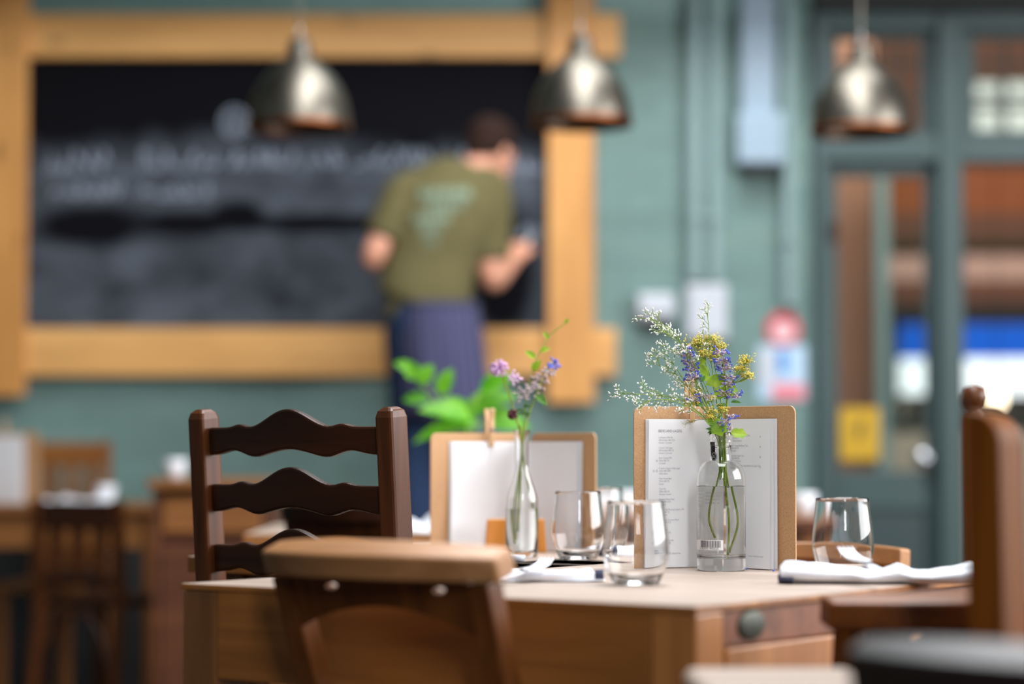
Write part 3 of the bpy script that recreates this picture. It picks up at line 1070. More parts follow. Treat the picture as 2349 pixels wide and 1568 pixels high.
# a tall stool in front of the table corner: only the top of its seat shows
t = thing('stool', 'tall stool with a pale wooden seat at the bottom edge, before the table corner', 'stool', (0.286, 2.595, 0))
SZ = 0.697
obj('seat', MB().box((0, 0, SZ - 0.016), (0.19, 0.25, 0.032)), M['top'], t, bevel=0.012, seg=3)
for x in (-1, 1):
    for y in (-1, 1):
        obj('leg', MB().rect_sweep([(x * 0.07, y * 0.095, SZ - 0.033), (x * 0.088, y * 0.115, 0)], [(0.03, 0.03), (0.026, 0.026)]), M['leg'], t, bevel=0.003)
for y in (-1, 1):
    obj('foot_rail', MB().box((0, y * 0.109, 0.22), (0.138, 0.016, 0.026)), M['leg'], t, bevel=0.002)

# ------------------------------------------------------------------ chairs
def church_chair(label, pos, rz, mx, mz, h=0.81, hw=0.205, recline=0.30, group='low-backed wooden chairs', conv=0.05, crest_h=0.036, pierced=True):
    """low chair: a curved shelf-like crest over a pierced splat; back at y=0, sitter faces +y; pos = floor point under the crest"""
    t = thing('dining_chair', label, 'chair', (pos[0], pos[1], 0), rz, group)
    zs = 0.43
    yb = lambda z: max(0.0, (h - z)) * recline if z > zs else (h - zs) * recline - (zs - z) * 0.12
    # crest
    n = 24
    top_in, cr = [], MB()
    rs = []
    tilt = math.atan(recline)
    for i in range(n + 1):
        s = -1 + 2 * i / n
        x = s * hw
        yc = 0.072 * s * s
        d0 = 0.058 * (1 - 0.3 * abs(s) ** 3)
        hump = -0.003 * s * s
        c0 = Vector((x, yc, h + hump))
        fy = Vector((0, math.cos(tilt), math.sin(tilt)))        # across the top face, rising towards the front
        fz = Vector((0, -math.sin(tilt), math.cos(tilt)))
        rs.append([c0, c0 + fy * d0, c0 + fy * d0 - fz * crest_h, c0 - fz * crest_h])
    cr.rings(rs)
    obj('crest_rail', cr, mx, t, smooth=False, bevel=0.005, seg=3)
    zc = h - crest_h - 0.001
    # posts down to the floor (rear legs)
    px0 = hw * 0.84
    for sgn in (-1, 1):
        path = []
        for z in (zc + 0.004, 0.62, zs, 0.2, 0.0):
            x = sgn * (px0 - conv * (zc - z) * (1 if z > zs else 1) * 0.6 + (0.0 if z > zs else 0.0))
            path.append((x, yb(z) + 0.082, z))
        obj('back_post', MB().rect_sweep(path, [(0.032, 0.034), (0.034, 0.036), (0.036, 0.04), (0.034, 0.036), (0.03, 0.03)]), mz, t, bevel=0.004)
    # pierced splat board under the crest
    sp_h = 0.082
    sx = px0 - 0.019
    outer = [(-sx, 0), (sx, 0)]
    outer += [(sx, -sp_h)]
    for k in range(1, 12):
        q = 1 - 2 * k / 12
        outer.append((sx * q, -sp_h + 0.034 * (1 - q * q)))
    outer.append((-sx, -sp_h))
    holes = []
    for sgn in (-1, 1):
        cx_ = sgn * sx * 0.62
        for ang, L_ in ((0.15, 0.017), (2.2, 0.012), (-1.1 if sgn > 0 else 4.2, 0.012)):
            ox, oz = cx_ + 0.55 * L_ * math.cos(ang) * 1.3, -0.025 + 0.55 * L_ * math.sin(ang)
            holes.append([(ox + L_ * 0.62 * math.cos(k * math.pi / 5) * math.cos(ang) - 0.0045 * math.sin(k * math.pi / 5) * math.sin(ang),
                           oz + L_ * 0.62 * math.cos(k * math.pi / 5) * math.sin(ang) + 0.0045 * math.sin(k * math.pi / 5) * math.cos(ang)) for k in range(10)])
    hp = holed_panel(outer, (holes[:1] + holes[3:4]) if pierced else [], 0.012)
    so = obj('splat', hp, mz, t, bevel=0.0015)  # on the near chair the darker upright wood puts shade into the splat
    so.location = (0, yb(zc) + 0.066, zc + 0.014)
    so.rotation_euler = (math.atan(recline), 0, 0)
    # a lower back rail
    zr = 0.56
    xr_ = px0 - conv * (zc - zr) * 0.6 - 0.018
    obj('back_rail', MB().box((0, yb(zr) + 0.082, zr), (2 * xr_, 0.016, 0.05)), mx, t, bevel=0.003)
    # seat, front legs, stretchers
    y0 = yb(zs) + 0.104
    sd = 0.36
    xf = px0 + 0.015
    obj('seat', MB().prism([(-px0 + 0.0, 0), (px0 - 0.0, 0), (xf, sd), (-xf, sd)], zs, zs + 0.026, lambda p, q, w_: (p, y0 + q, w_)), mx, t, bevel=0.006)
    for sgn in (-1, 1):
        obj('front_leg', MB().rect_sweep([(sgn * (xf - 0.03), y0 + sd - 0.035, zs - 0.001), (sgn * (xf - 0.03), y0 + sd - 0.03, 0)], [(0.036, 0.036), (0.028, 0.028)]), mz, t, bevel=0.003)
    st = MB()
    for sgn in (-1, 1):
        st.box((sgn * (xf - 0.035), y0 + sd / 2 - 0.03, 0.2), (0.016, sd - 0.05, 0.028))
    obj('stretcher', st, mx, t, bevel=0.003)
    return t


def ladder_chair(label, left, rz, mx, mz, width=0.404, top=1.007, recline=0.075, post=0.034, group='ladder-back chairs'):
    """tall ladder-back: left = floor point of the left post top; sitter faces +y"""
    t = thing('ladder_back_chair', label, 'chair', (left[0], left[1], 0), rz, group)
    zs = 0.44
    yb = lambda z: (top - z) * recline if z > zs else (top - zs) * recline - (zs - z) * 0.1
    for k in range(2):
        x = width * k
        m = MB()
        zz = [0, 0.2, zs, 0.6, 0.8, top - 0.016, top - 0.006, top]
        sc = [0.8, 0.95, 1.0, 1.0, 1.0, 1.0, 0.86, 0.5]
        m.rect_sweep([(x, yb(z), z) for z in zz], [(post * s, post * 1.3 * s) for s in sc])
        obj('back_post', m, mz, t, bevel=0.005)
    # wavy rails
    def outline(w, hgt):
        def topf(s):
            a = abs(s)
            y = 0.35 * hgt
            if a < 0.5:
                y += 0.5 * hgt * (0.5 + 0.5 * math.cos(math.pi * a / 0.5)) ** 1.0
            y += 0.09 * hgt * math.exp(-((a - 0.6) / 0.09) ** 2)
            return y
        def botf(s):
            a = abs(s)
            y = -0.44 * hgt + 0.16 * hgt * math.exp(-(a / 0.25) ** 2) - 0.07 * hgt * math.exp(-((a - 0.42) / 0.13) ** 2) + 0.13 * hgt * math.exp(-((a - 0.68) / 0.16) ** 2)
            return y
        N = 44
        up = [(w / 2 * (-1 + 2 * i / N), topf(-1 + 2 * i / N)) for i in range(N + 1)]
        dn = [(w / 2 * (1 - 2 * i / N), botf(1 - 2 * i / N)) for i in range(N + 1)]
        return up + dn
    for zc in (0.956, 0.862, 0.762):
        w = width - post - 0.002
        m = MB()
        poly = outline(w, 0.058)
        n = len(poly) // 2
        # strips so the curved outline stays clean
        for i in range(n - 1):
            a0, a1 = poly[i], poly[i + 1]
            b1, b0 = poly[-(i + 2)], poly[-(i + 1)]
            if i == 0:
                vs0 = len(m.v)
        fr_, bk = [], []
        vs, fs = [], []
        for i in range(n):
            for (px_, pz_) in (poly[i], poly[-(i + 1)]):
                for yy in (-0.009, 0.009):
                    bow = -0.012 * (1 - (2 * px_ / w) ** 2)
                    vs.append((width / 2 + px_, yb(zc + pz_) + yy + bow, zc + pz_))
        for i in range(n - 1):
            a, b = 4 * i, 4 * (i + 1)
            fs += [(a, b, b + 2, a + 2), (a + 1, a + 3, b + 3, b + 1), (a, a + 1, b + 1, b), (a + 2, b + 2, b + 3, a + 3)]
        fs += [(0, 2, 3, 1), (4 * n - 4, 4 * n - 3, 4 * n - 1, 4 * n - 2)]
        m.add(vs, fs)
        obj('ladder_rail', m, mx, t, bevel=0.004, seg=2)
    sd = 0.36
    y0 = yb(zs) + 0.02
    obj('seat', MB().box((width / 2, y0 + sd / 2, zs + 0.012), (width + 0.02, sd, 0.026)), mx, t, bevel=0.006)
    for k in range(2):
        x = width * k
        obj('front_leg', MB().box((x, y0 + sd - 0.03, (zs - 0.002) / 2), (0.034, 0.034, zs - 0.002)), mz, t, bevel=0.003)
    st = MB()
    for k in range(2):
        st.box((width * k, y0 + sd / 2 - 0.02, 0.22), (0.016, sd - 0.06, 0.03))
    st.box((width / 2, y0 + sd - 0.03, 0.26), (width - 0.036, 0.016, 0.03))
    obj('stretcher', st, mx, t, bevel=0.003)
    return t


# ladder-back behind the near table on the left, at the second table
lp = P(466, 940, 4.05)
ladder_chair('dark ladder-back chair with wavy rails standing behind the near table', (lp.x, lp.y), rzA, M['dark_x'], M['dark_z'])
# tall amber chair at the right edge
rp = P(2247, 960, 2.66)
t = thing('high_back_chair', 'tall amber wooden chair whose thick rounded post stands at the right edge', 'chair', (rp.x, rp.y, 0), rzA)
hb_h = 0.982
off = Matrix.Rotation(-rzA, 3, 'Z') @ Vector((0.052, 0.225, 0))
for k in range(2):
    o_ = off * k
    rr_ = 0.034
    pl = [(-0.020, 0), (0.022, 0)] + [(0.022 - rr_ + rr_ * math.cos(a), hb_h - rr_ + rr_ * math.sin(a)) for a in (0, 0.3, 0.6, 0.9, 1.2, 1.57)] + [(-0.018, hb_h), (-0.020, hb_h - 0.003)]
    obj('back_post', MB().prism(pl, 0, 0.056, lambda p, q, w_: Vector((p + 0.05 * (hb_h - q) * (1 if q > 0.44 else 0.6) * 0.5, w_, q)) + o_), M['tall_z'], t, bevel=0.005)
mid = [Vector((0.02, 0.03, 0)) + off * f_ for f_ in (0.26, 0.98)]
for zz in (0.62, 0.78, 0.92):
    obj('back_rail', MB().box(tuple((mid[0] + mid[1]) / 2 + Vector((0, 0, zz))), ((mid[1] - mid[0]).length * 0.94, 0.014, 0.05), math.atan2(off.y, off.x)), M['tall_x'], t, bevel=0.003)
sn = Vector((off.y, -off.x, 0)).normalized()
sc_ = off * 0.5 + sn * 0.24 + Vector((0.03, 0.03, 0.435))
obj('seat', MB().box(tuple(sc_), (0.30, 0.38, 0.028), math.atan2(off.y, off.x)), M['tall_x'], t, bevel=0.005)
for f_ in (0.05, 0.95):
    q = off * f_ + sn * 0.4 + Vector((0.03, 0.03, 0.21))
    obj('front_leg', MB().box(tuple(q), (0.036, 0.036, 0.4195), math.atan2(off.y, off.x)), M['tall_z'], t, bevel=0.003)
# a chair post with a round finial behind the tall chair
fp = P(2236, 940, 4.6)
t = thing('finial_chair', 'dark chair with a round post finial behind the tall amber chair', 'chair', (fp.x, fp.y, 0), math.radians(80), 'finial chairs')
for k in range(2):
    obj('back_post', MB().lathe([(0, 0), (0.013, 0), (0.018, 0.45), (0.018, fp.z - 0.01), (0.012, fp.z - 0.004), (0.012, fp.z + 0.002), (0.02, fp.z + 0.008), (0.024, fp.z + 0.024), (0.02, fp.z + 0.042), (0.0, fp.z + 0.05)], 20, (0.4 * k, 0, 0)), M['dark_z'], t, smooth=True)
for zz in (0.6, 0.75, 0.88):
    obj('back_rail', MB().box((0.2, 0, zz), (0.368, 0.014, 0.05)), M['dark_x'], t, bevel=0.004)
obj('seat', MB().box((0.2, -0.2, 0.452), (0.42, 0.36, 0.026)), M['dark_x'], t, bevel=0.006)
for k in range(2):
    obj('front_leg', MB().box((0.4 * k, -0.35, 0.2185), (0.032, 0.032, 0.437)), M['dark_z'], t, bevel=0.003)
# near chair on the left
cy = 3.0
church_chair('brown chair with a pale-topped curved crest in front of the table, seen from behind', (-0.218, cy), rzA, M['chair_x'], M['chair_z'], h=0.81, hw=0.19, recline=0.34, crest_h=0.034)
# low chair at the right side of the near table
church_chair('low reddish chair tucked in at the right end of the near table', (0.60, 3.0), math.radians(14), M['tall_x'], M['tall_z'], h=0.752, hw=0.19, recline=0.2)
# nearest dark chair at the bottom right
nd = T(1848, 1478, 0.765)
church_chair('almost black chair closest to the camera at the bottom right corner', (nd.x + 0.205 * uA.x, nd.y + 0.205 * uA.y), rzA, M['ebony'], M['ebony'], h=0.757, crest_h=0.05, recline=0.3)
# chair behind the right glass, facing the camera
church_chair('low brown chair on the far side of the near table, behind the right glass', (0.615, 4.47), rzA + math.pi, M['chair_x'], M['chair_z'], h=0.765, hw=0.17, recline=0.1)
# chair in front of the small table
church_chair('dark low-backed chair in front of the small table, seen through the ladder-back', (P(738, 1160, 5.2).x, 5.15), math.radians(-28), M['dark_x'], M['dark_z'], h=0.82, hw=0.15, pierced=False)


def slat_chair(label, pos, rz, mx, mz, h=0.80, hw=0.17, group='slatted chairs by the far-left table'):
    t = thing('slat_chair', label, 'chair', (pos[0], pos[1], 0), rz, group)
    zs = 0.44
    for sgn in (-1, 1):
        obj('back_post', MB().rect_sweep([(sgn * hw, 0, h), (sgn * hw, 0.02, zs), (sgn * hw, -0.03, 0)], (0.034, 0.034)), mz, t, bevel=0.004)
    obj('crest_rail', MB().box((0, 0.004, h - 0.05), (2 * hw - 0.036, 0.022, 0.09)), mx, t, bevel=0.006)
    obj('lower_rail', MB().box((0, 0.016, zs + 0.07), (2 * hw - 0.036, 0.02, 0.035)), mx, t, bevel=0.004)
    for k in (-1, 0, 1):
        obj('slat', MB().box((k * hw * 0.55, 0.01, (h - 0.096 + zs + 0.088) / 2), (0.05, 0.012, h - 0.096 - zs - 0.088)), mz, t, bevel=0.003)
    obj('seat', MB().box((0, 0.215, zs - 0.001), (2 * hw + 0.04, 0.36, 0.03)), mx, t, bevel=0.006)
    for sgn in (-1, 1):
        obj('front_leg', MB().box((sgn * (hw - 0.01), 0.36, 0.211), (0.036, 0.036, 0.42)), mz, t, bevel=0.004)
    # bowed brace under the seat
    a = [(-hw + 0.02, -0.005, 0.14)] + [(-(hw - 0.02) * math.cos(k * math.pi / 10), -0.005 + 0.012 * math.sin(k * math.pi / 10), 0.14 + 0.27 * math.sin(k * math.pi / 10)) for k in range(1, 10)] + [(hw - 0.02, -0.005, 0.14)]
    obj('bow_brace', MB().tube(a, 0.011, 8), mx, t, smooth=True)
    return t


slat_chair('brown slatted chair with a bowed brace, in front of the far-left table', (P(176, 1160, 7.9).x, 7.9), math.radians(-24), M['dark_x'], M['dark_z'], h=0.775, hw=0.155)
slat_chair('orange slatted chair against the wall behind the far-left table', (P(170, 1000, 9.22).x, 9.2), math.radians(168), M['far_x'], M['far_z'], h=0.97, hw=0.135)

# sideboard -----------------------------------------------------------
a, b = P(350, 1090, 7.6), P(622, 1090, 7.6)
sx0, sx1 = a.x, b.x
sbz = 0.845
t = thing('sideboard', 'orange-brown wooden sideboard with a drawer under the chalkboard', 'sideboard', ((sx0 + sx1) / 2, 7.6, 0))
sw_ = sx1 - sx0
obj('top', MB().box((0, 0.2, sbz - 0.0145), (sw_ + 0.03, 0.46, 0.029)), M['far_x'], t, bevel=0.004)
bd = MB()
for s in (-1, 1):
    bd.box((s * (sw_ / 2 - 0.012), 0.21, (sbz - 0.03 + 0.08) / 2), (0.024, 0.4, sbz - 0.03 - 0.08))
bd.box((0, 0.4, (sbz - 0.03 + 0.08) / 2), (sw_ - 0.05, 0.02, sbz - 0.03 - 0.08))
bd.box((0, 0.21, 0.1), (sw_ - 0.05, 0.36, 0.024))
bd.box((0, 0.21, sbz - 0.18), (sw_ - 0.05, 0.36, 0.02))
obj('body', bd, M['redwood'], t, bevel=0.002)
dr = obj('drawer', MB().box((0, 0.02, sbz - 0.11), (sw_ - 0.06, 0.02, 0.11)), M['far_x'], t, bevel=0.004)
kn = MB().lathe([(0, -0.025), (0.012, -0.024), (0.015, -0.016), (0.006, -0.008), (0.006, 0)], 16)
ko = obj('knob', kn, M['bolt'], dr, smooth=True)
ko.location = (0, 0.0095, sbz - 0.11)
ko.rotation_euler = (math.radians(-90), 0, 0)
for s in (-1, 1):
    dd = obj('door', MB().box((s * (sw_ / 4 - 0.012), 0.02, (sbz - 0.2 + 0.12) / 2), (sw_ / 2 - 0.032, 0.02, sbz - 0.2 - 0.12)), M['redwood'], t, bevel=0.004)
for x in (-1, 1):
    for y in (0.04, 0.38):
        obj('foot', MB().box((x * (sw_ / 2 - 0.03), y, 0.0395), (0.04, 0.04, 0.079)), M['far_z'], t, bevel=0.003)

# bench the person stands on -----------------------------------------
WY = 8.86
BENCH = 0.45
bc = P(985, 1300, WY)
t = thing('bench', 'wooden bench under the chalkboard that the person stands on', 'bench', (bc.x, WY + 0.05, 0))
obj('seat', MB().box((0, 0, BENCH - 0.02), (1.1, 0.34, 0.04)), M['far_x'], t, bevel=0.005)
for x in (-0.48, 0.48):
    for y in (-0.12, 0.12):
        obj('leg', MB().box((x, y, (BENCH - 0.041) / 2), (0.05, 0.05, BENCH - 0.041)), M['far_z'], t, bevel=0.003)
obj('rail', MB().box((0, 0, 0.16), (0.9, 0.03, 0.05)), M['far_x'], t, bevel=0.003)


# ================================================================== THE PERSON
def ell(c, ax, ay, n=20, rx=1, ry=1, p=2.0):
    out = []
    for k in range(n):
        a = 2 * math.pi * k / n
        ca, sa = math.cos(a), math.sin(a)
        out.append(Vector(c) + Vector(ax) * rx * math.copysign(abs(ca) ** (2 / p), ca) + Vector(ay) * ry * math.copysign(abs(sa) ** (2 / p), sa))
    return out


def loft(m, secs, n=20):
    """secs: (centre, half-width, half-depth); sections square to the run of centres"""
    cs = [Vector(s[0]) for s in secs]
    rs = []
    for i, s in enumerate(secs):
        d = (cs[min(i + 1, len(cs) - 1)] - cs[max(i - 1, 0)]).normalized()
        X = Vector((1, 0, 0)) - d * d.x
        if X.length < 0.2:
            X = Vector((0, 1, 0)) - d * d.y
        X.normalize()
        Yv = d.cross(X)
        rs.append(ell(cs[i], X, Yv, n, s[1], s[2], 2.2))
    return m.rings(rs)


def limb(m, pts, rads, n=12):
    p = catmull(pts, 5)
    r = []
    for i in range(len(rads) - 1):
        for k in range(5):
            r.append(rads[i] + (rads[i + 1] - rads[i]) * k / 5)
    r.append(rads[-1])
    return m.tube(p, r, n)


def hand(m, wrist, palm_dir, side, curl, scale=1.0):
    """palm plus five separate bent fingers; palm_dir points to the knuckles, side to the thumb, curl the way the fingers bend"""
    d, s, c = Vector(palm_dir).normalized(), Vector(side).normalized(), Vector(curl).normalized()
    w = Vector(wrist)
    k = scale
    rs = []
    for q, hw_, ht in ((0, 0.026, 0.02), (0.03, 0.038, 0.018), (0.065, 0.042, 0.016), (0.09, 0.038, 0.013)):
        rs.append(ell(w + d * q * k, s, c, 12, hw_ * k, ht * k))
    m.rings(rs)
    for i, (off, L, b) in enumerate(((0.03, 0.068, 0.75), (0.010, 0.076, 0.85), (-0.011, 0.070, 0.95), (-0.031, 0.055, 1.05))):
        base = w + d * 0.085 * k + s * off * k
        d1 = (d + c * b * 0.5 + s * off * 1.5).normalized()
        d2 = (d * 0.6 + c * b).normalized()
        d3 = (d * 0.1 + c * b - d * 0.1).normalized()
        p1 = base + d1 * L * 0.5 * k
        p2 = p1 + d2 * L * 0.32 * k
        p3 = p2 + d3 * L * 0.25 * k
        m.tube([base - d * 0.012, base, p1, p2, p3], [0.0095 * k, 0.0095 * k, 0.0088 * k, 0.008 * k, 0.006 * k], 8)
    tb = w + d * 0.03 * k + s * 0.03 * k
    m.tube([tb - s * 0.012 * k, tb + (s * 0.6 + d * 0.6) * 0.03 * k, tb + (s * 0.75 + d * 1.4 + c * 0.4) * 0.034 * k, tb + (s * 0.5 + d * 2.1 + c * 0.9) * 0.034 * k], [0.0135 * k, 0.0115 * k, 0.01 * k, 0.007 * k], 8)


def remesh(o, vox, smooth=4):
    r = o.modifiers.new('skin', 'REMESH')
    r.mode = 'VOXEL'
    r.voxel_size = vox
    r.use_smooth_shade = True
    s = o.modifiers.new('soft', 'SMOOTH')
    s.iterations = smooth
    s.factor = 0.5


J = lambda u, v, dy=0.0: P(u, v, WY + dy)
foot = P(985, 1329, WY)
base = thing('person', 'person in an olive t-shirt and striped apron writing on the chalkboard, seen from behind', 'person', (foot.x, WY, BENCH))
inv = Vector((foot.x, WY, BENCH))


def loc(m):
    m.v = [tuple(Vector(p) - inv) for p in m.v]
    return m


shL, shR = J(925, 448, 0.02), J(1128, 438, 0.05)
elL, elR = J(856, 590, -0.02), J(1128, 640, 0.06)
wrL, wrR = J(886, 600, 0.2), J(1182, 590, 0.30)
neck0, neck1 = J(1078, 408, 0.09), J(1100, 374, 0.13)
headc = J(1126, 346, 0.16)
hipL, hipR = J(938, 760, 0.0), J(1030, 760, 0.02)
knL, knR = J(945, 1040, 0.05), J(1034, 1040, 0.06)
anL, anR = Vector((J(955, 1300).x, WY + 0.02, BENCH + 0.085)), Vector((J(1034, 1300).x, WY + 0.04, BENCH + 0.085))
body = MB()
loft(body, [(J(985, 775), 0.13, 0.09), (J(985, 720), 0.132, 0.09), (J(990, 660), 0.13, 0.09), (J(1005, 590, 0.02), 0.15, 0.105), (J(1020, 520, 0.03), 0.17, 0.11), (J(1035, 460, 0.04), 0.175, 0.105), (J(1055, 415, 0.07), 0.12, 0.085)])
limb(body, [J(1050, 430, 0.06), neck0, neck1, headc], [0.07, 0.062, 0.058, 0.06])
# head: skull, jaw, nose, ears, facing right and down towards the board
fwd = Vector((0.62, 0.72, -0.30)).normalized()
sidev = fwd.cross(Vector((0, 0, 1))).normalized()
upv = sidev.cross(fwd).normalized()
rs = []
for q, wv, dv, oy in ((-0.115, 0.035, 0.03, 0.055), (-0.09, 0.052, 0.07, 0.035), (-0.05, 0.064, 0.088, 0.012), (0.0, 0.073, 0.098, 0.0), (0.05, 0.074, 0.098, -0.006), (0.085, 0.06, 0.078, -0.008), (0.108, 0.03, 0.04, -0.008)):
    rs.append(ell(headc + upv * q + fwd * oy, sidev, fwd, 18, wv, dv))
body.rings(rs)
body.tube([headc + fwd * 0.085 + upv * 0.02, headc + fwd * 0.105 - upv * 0.012, headc + fwd * 0.118 - upv * 0.03, headc + fwd * 0.09 - upv * 0.04], [0.008, 0.012, 0.014, 0.01], 8)
for s in (-1, 1):
    body.blob(headc + sidev * s * 0.074 - upv * 0.012 - fwd * 0.008, 0.016, upv, 1.9, 8, 5)
    body.blob(headc + fwd * 0.088 + sidev * s * 0.03 + upv * 0.012, 0.012, sidev, 1.2, 8, 5)
body.blob(headc + fwd * 0.092 - upv * 0.066, 0.009, sidev, 2.6, 8, 5)
limb(body, [shL, (shL + elL) / 2, elL, (elL * 0.4 + wrL * 0.6), wrL], [0.058, 0.05, 0.043, 0.04, 0.027])
limb(body, [shR, (shR + elR) / 2, elR, (elR * 0.4 + wrR * 0.6), wrR], [0.058, 0.05, 0.043, 0.04, 0.027])
hand(body, wrL, (0.75, 0.55, -0.2), (0.1, 0.2, 0.9), (0.5, 0.2, -0.6))
hand(body, wrR, (0.35, 0.75, 0.55), (-0.8, 0.2, 0.3), (0.1, 0.5, -0.8))
for hp_, kn_, an_ in ((hipL, knL, anL), (hipR, knR, anR)):
    limb(body, [hp_, (hp_ + kn_) / 2, kn_, kn_ * 0.6 + an_ * 0.4 + Vector((0, -0.015, 0)), an_], [0.078, 0.068, 0.052, 0.05, 0.034])
bo = obj('body', loc(body), M['skin'], base, smooth=True)
remesh(bo, 0.006, 3)
# hair
hr = MB()
rs = []
for q, wv, dv, oy in ((-0.055, 0.03, 0.05, -0.062), (-0.03, 0.072, 0.075, -0.035), (0.0, 0.083, 0.094, -0.022), (0.05, 0.086, 0.108, -0.012), (0.09, 0.074, 0.096, -0.008), (0.118, 0.05, 0.062, -0.006), (0.13, 0.02, 0.025, -0.006)):
    rs.append(ell(headc + upv * q + fwd * oy, sidev, fwd, 18, wv, dv))
hr.rings(rs)
rr = random.Random(3)
for k in range(46):
    a = rr.uniform(0, 2 * math.pi)
    q = rr.uniform(0.03, 0.11)
    hr.blob(headc + upv * q + sidev * 0.075 * math.cos(a) * (1 - (q / 0.15) ** 2) + fwd * (0.095 * math.sin(a) * (1 - (q / 0.15) ** 2) - 0.01), 0.02, fwd, 1.3, 6, 4)
ho = obj('hair', loc(hr), M['hair'], base, smooth=True)
remesh(ho, 0.008, 2)
# t-shirt
st = MB()
loft(st, [(J(960, 705), 0.165, 0.125), (J(975, 670), 0.172, 0.125), (J(992, 600, 0.02), 0.168, 0.125), (J(1010, 530, 0.03), 0.185, 0.13), (J(1028, 465, 0.04), 0.192, 0.125), (J(1048, 420, 0.06), 0.155, 0.105), (J(1064, 394, 0.085), 0.098, 0.082)])
limb(st, [J(960, 440, 0.04), shL, shL * 0.55 + elL * 0.45, shL * 0.3 + elL * 0.7], [0.085, 0.078, 0.074, 0.072])
limb(st, [J(1090, 432, 0.06), shR, shR * 0.5 + elR * 0.5, shR * 0.22 + elR * 0.78], [0.085, 0.078, 0.072, 0.07])
# loose shirt tail on the left hip
loft(st, [(J(905, 745, -0.02), 0.035, 0.05), (J(912, 715, -0.02), 0.045, 0.07), (J(925, 680, -0.01), 0.06, 0.09)], 12)
so = obj('t_shirt', loc(st), M['shirt'], base, smooth=True)
remesh(so, 0.011, 5)
# faded mint print on the back of the shirt: broad rows of pale shapes laid on the cloth
pr = MB()
for (u0, v0, u1, v1) in ((952, 408, 1080, 436), (975, 440, 1062, 462), (940, 468, 1030, 492), (955, 495, 1012, 518), (965, 522, 1000, 550)):
    for i in range(5):
        ua, ub = u0 + (u1 - u0) * i / 5 + 2, u0 + (u1 - u0) * (i + 1) / 5 - 2
        pr.grid(lambda a, b, ua=ua, ub=ub: P(ua + (ub - ua) * a, v0 + (v1 - v0) * b + 3 * math.sin(a * 3.14 + i), WY - 0.4), 3, 3)
po = obj('back_print', loc(pr), M['print'], base)
sh = po.modifiers.new('cling', 'SHRINKWRAP')
sh.target = so
sh.wrap_method = 'PROJECT'
sh.use_project_x = sh.use_project_z = False
sh.use_project_y = True
sh.use_positive_direction = True
sh.use_negative_direction = False
sh.offset = 0.004
# jeans
jn = MB()
loft(jn, [(J(985, 775), 0.16, 0.115), (J(985, 735), 0.165, 0.12), (J(985, 695), 0.158, 0.115)])
for hp_, kn_, an_ in ((hipL, knL, anL), (hipR, knR, anR)):
    limb(jn, [hp_, (hp_ + kn_) / 2, kn_, kn_ * 0.5 + an_ * 0.5, an_ + Vector((0, 0, 0.01))], [0.096, 0.084, 0.072, 0.074, 0.062])
jo = obj('jeans', loc(jn), M['jeans'], base, smooth=True)
remesh(jo, 0.011, 4)
# striped waist apron wrapped round the hips and thighs
ap = MB()
NA = 48
rows = [(J(1002, 694), 0.148, 0.138), (J(1004, 740), 0.16, 0.145), (J(1008, 800), 0.166, 0.15), (J(1014, 860), 0.168, 0.152), (J(1020, 960), 0.17, 0.155)]
def apf(a, b):
    q = b * (len(rows) - 1)
    i = min(int(q), len(rows) - 2)
    f_ = q - i
    c0 = rows[i][0].lerp(rows[i + 1][0], f_)
    w_ = rows[i][1] * (1 - f_) + rows[i + 1][1] * f_
    d_ = rows[i][2] * (1 - f_) + rows[i + 1][2] * f_
    ang = -math.pi * 0.80 + 1.72 * math.pi * a
    rip = 1 + 0.03 * b * math.sin(9 * ang)
    return c0 + Vector((w_ * rip * math.cos(ang), d_ * rip * math.sin(ang), 0))
ap.grid(apf, 60, 16, lambda a, b: (a * 0.9, b * 0.43))
obj('apron', loc(ap), M['stripe'], base, smooth=True, solid=0.003)
stg = MB()
stg.tube([Vector(apf(k / 30, 0.04)) + Vector((0, 0, 0)) for k in range(31)], 0.007, 6)
obj('apron_string', loc(stg), M['hem'], base, smooth=True)
for an_ in (anL, anR):
    sm = MB()
    rs = []
    for q, w_, hh in ((-0.07, 0.02, 0.02), (-0.055, 0.036, 0.042), (0.0, 0.043, 0.048), (0.06, 0.045, 0.04), (0.12, 0.047, 0.03), (0.17, 0.036, 0.024), (0.185, 0.015, 0.015)):
        rs.append(ell((an_.x + q * 0.15, an_.y + q - 0.02, BENCH + hh + 0.001), (1, -0.15, 0), (0, 0, 1), 14, w_, hh, 2.6))
    sm.rings(rs)
    obj('shoe', loc(sm), M['shoe'], base, smooth=True)
# stick of chalk in the right hand
ck = thing('chalk_stick', 'white stick of chalk held against the board by the person', 'chalk', tuple(wrR + Vector((0.05, 0.10, 0.07))))
obj('stick', MB().tube([(-0.008, -0.03, -0.012), (0.008, 0.03, 0.014)], 0.005, 8), M['bud'], ck)


# ================================================================== ON THE NEAR TABLE
# glasses -------------------------------------------------------------
def tumbler_mesh(m, h=0.116, rim=0.0395, mx=0.0462, bs=0.031, th=0.0013):
    prof = []
    N = 26
    for i in range(N + 1):
        s = i / N
        # base -> belly -> rim
        if s < 0.42:
            q = s / 0.42
            r = bs + (mx - bs) * math.sin(q * math.pi / 2) ** 0.9
        else:
            q = (s - 0.42) / 0.58
            r = mx + (rim - mx) * (q * q * (3 - 2 * q)) * 0.55 + (rim - mx) * 0.45 * q
        prof.append((r, h * s))
    outer = [(0.0, 0.0006), (bs * 0.8, 0.0006), (bs * 0.94, 0.0)] + prof
    inner = [(r - th, z) for r, z in prof if z > 0.012][::-1]
    inner += [(bs * 0.8, 0.0095), (bs * 0.4, 0.0078), (0.0, 0.0075)]
    tip = [(rim - th * 0.5, h + 0.0008)]
    m.lathe(outer + tip + inner, 64)
    return m


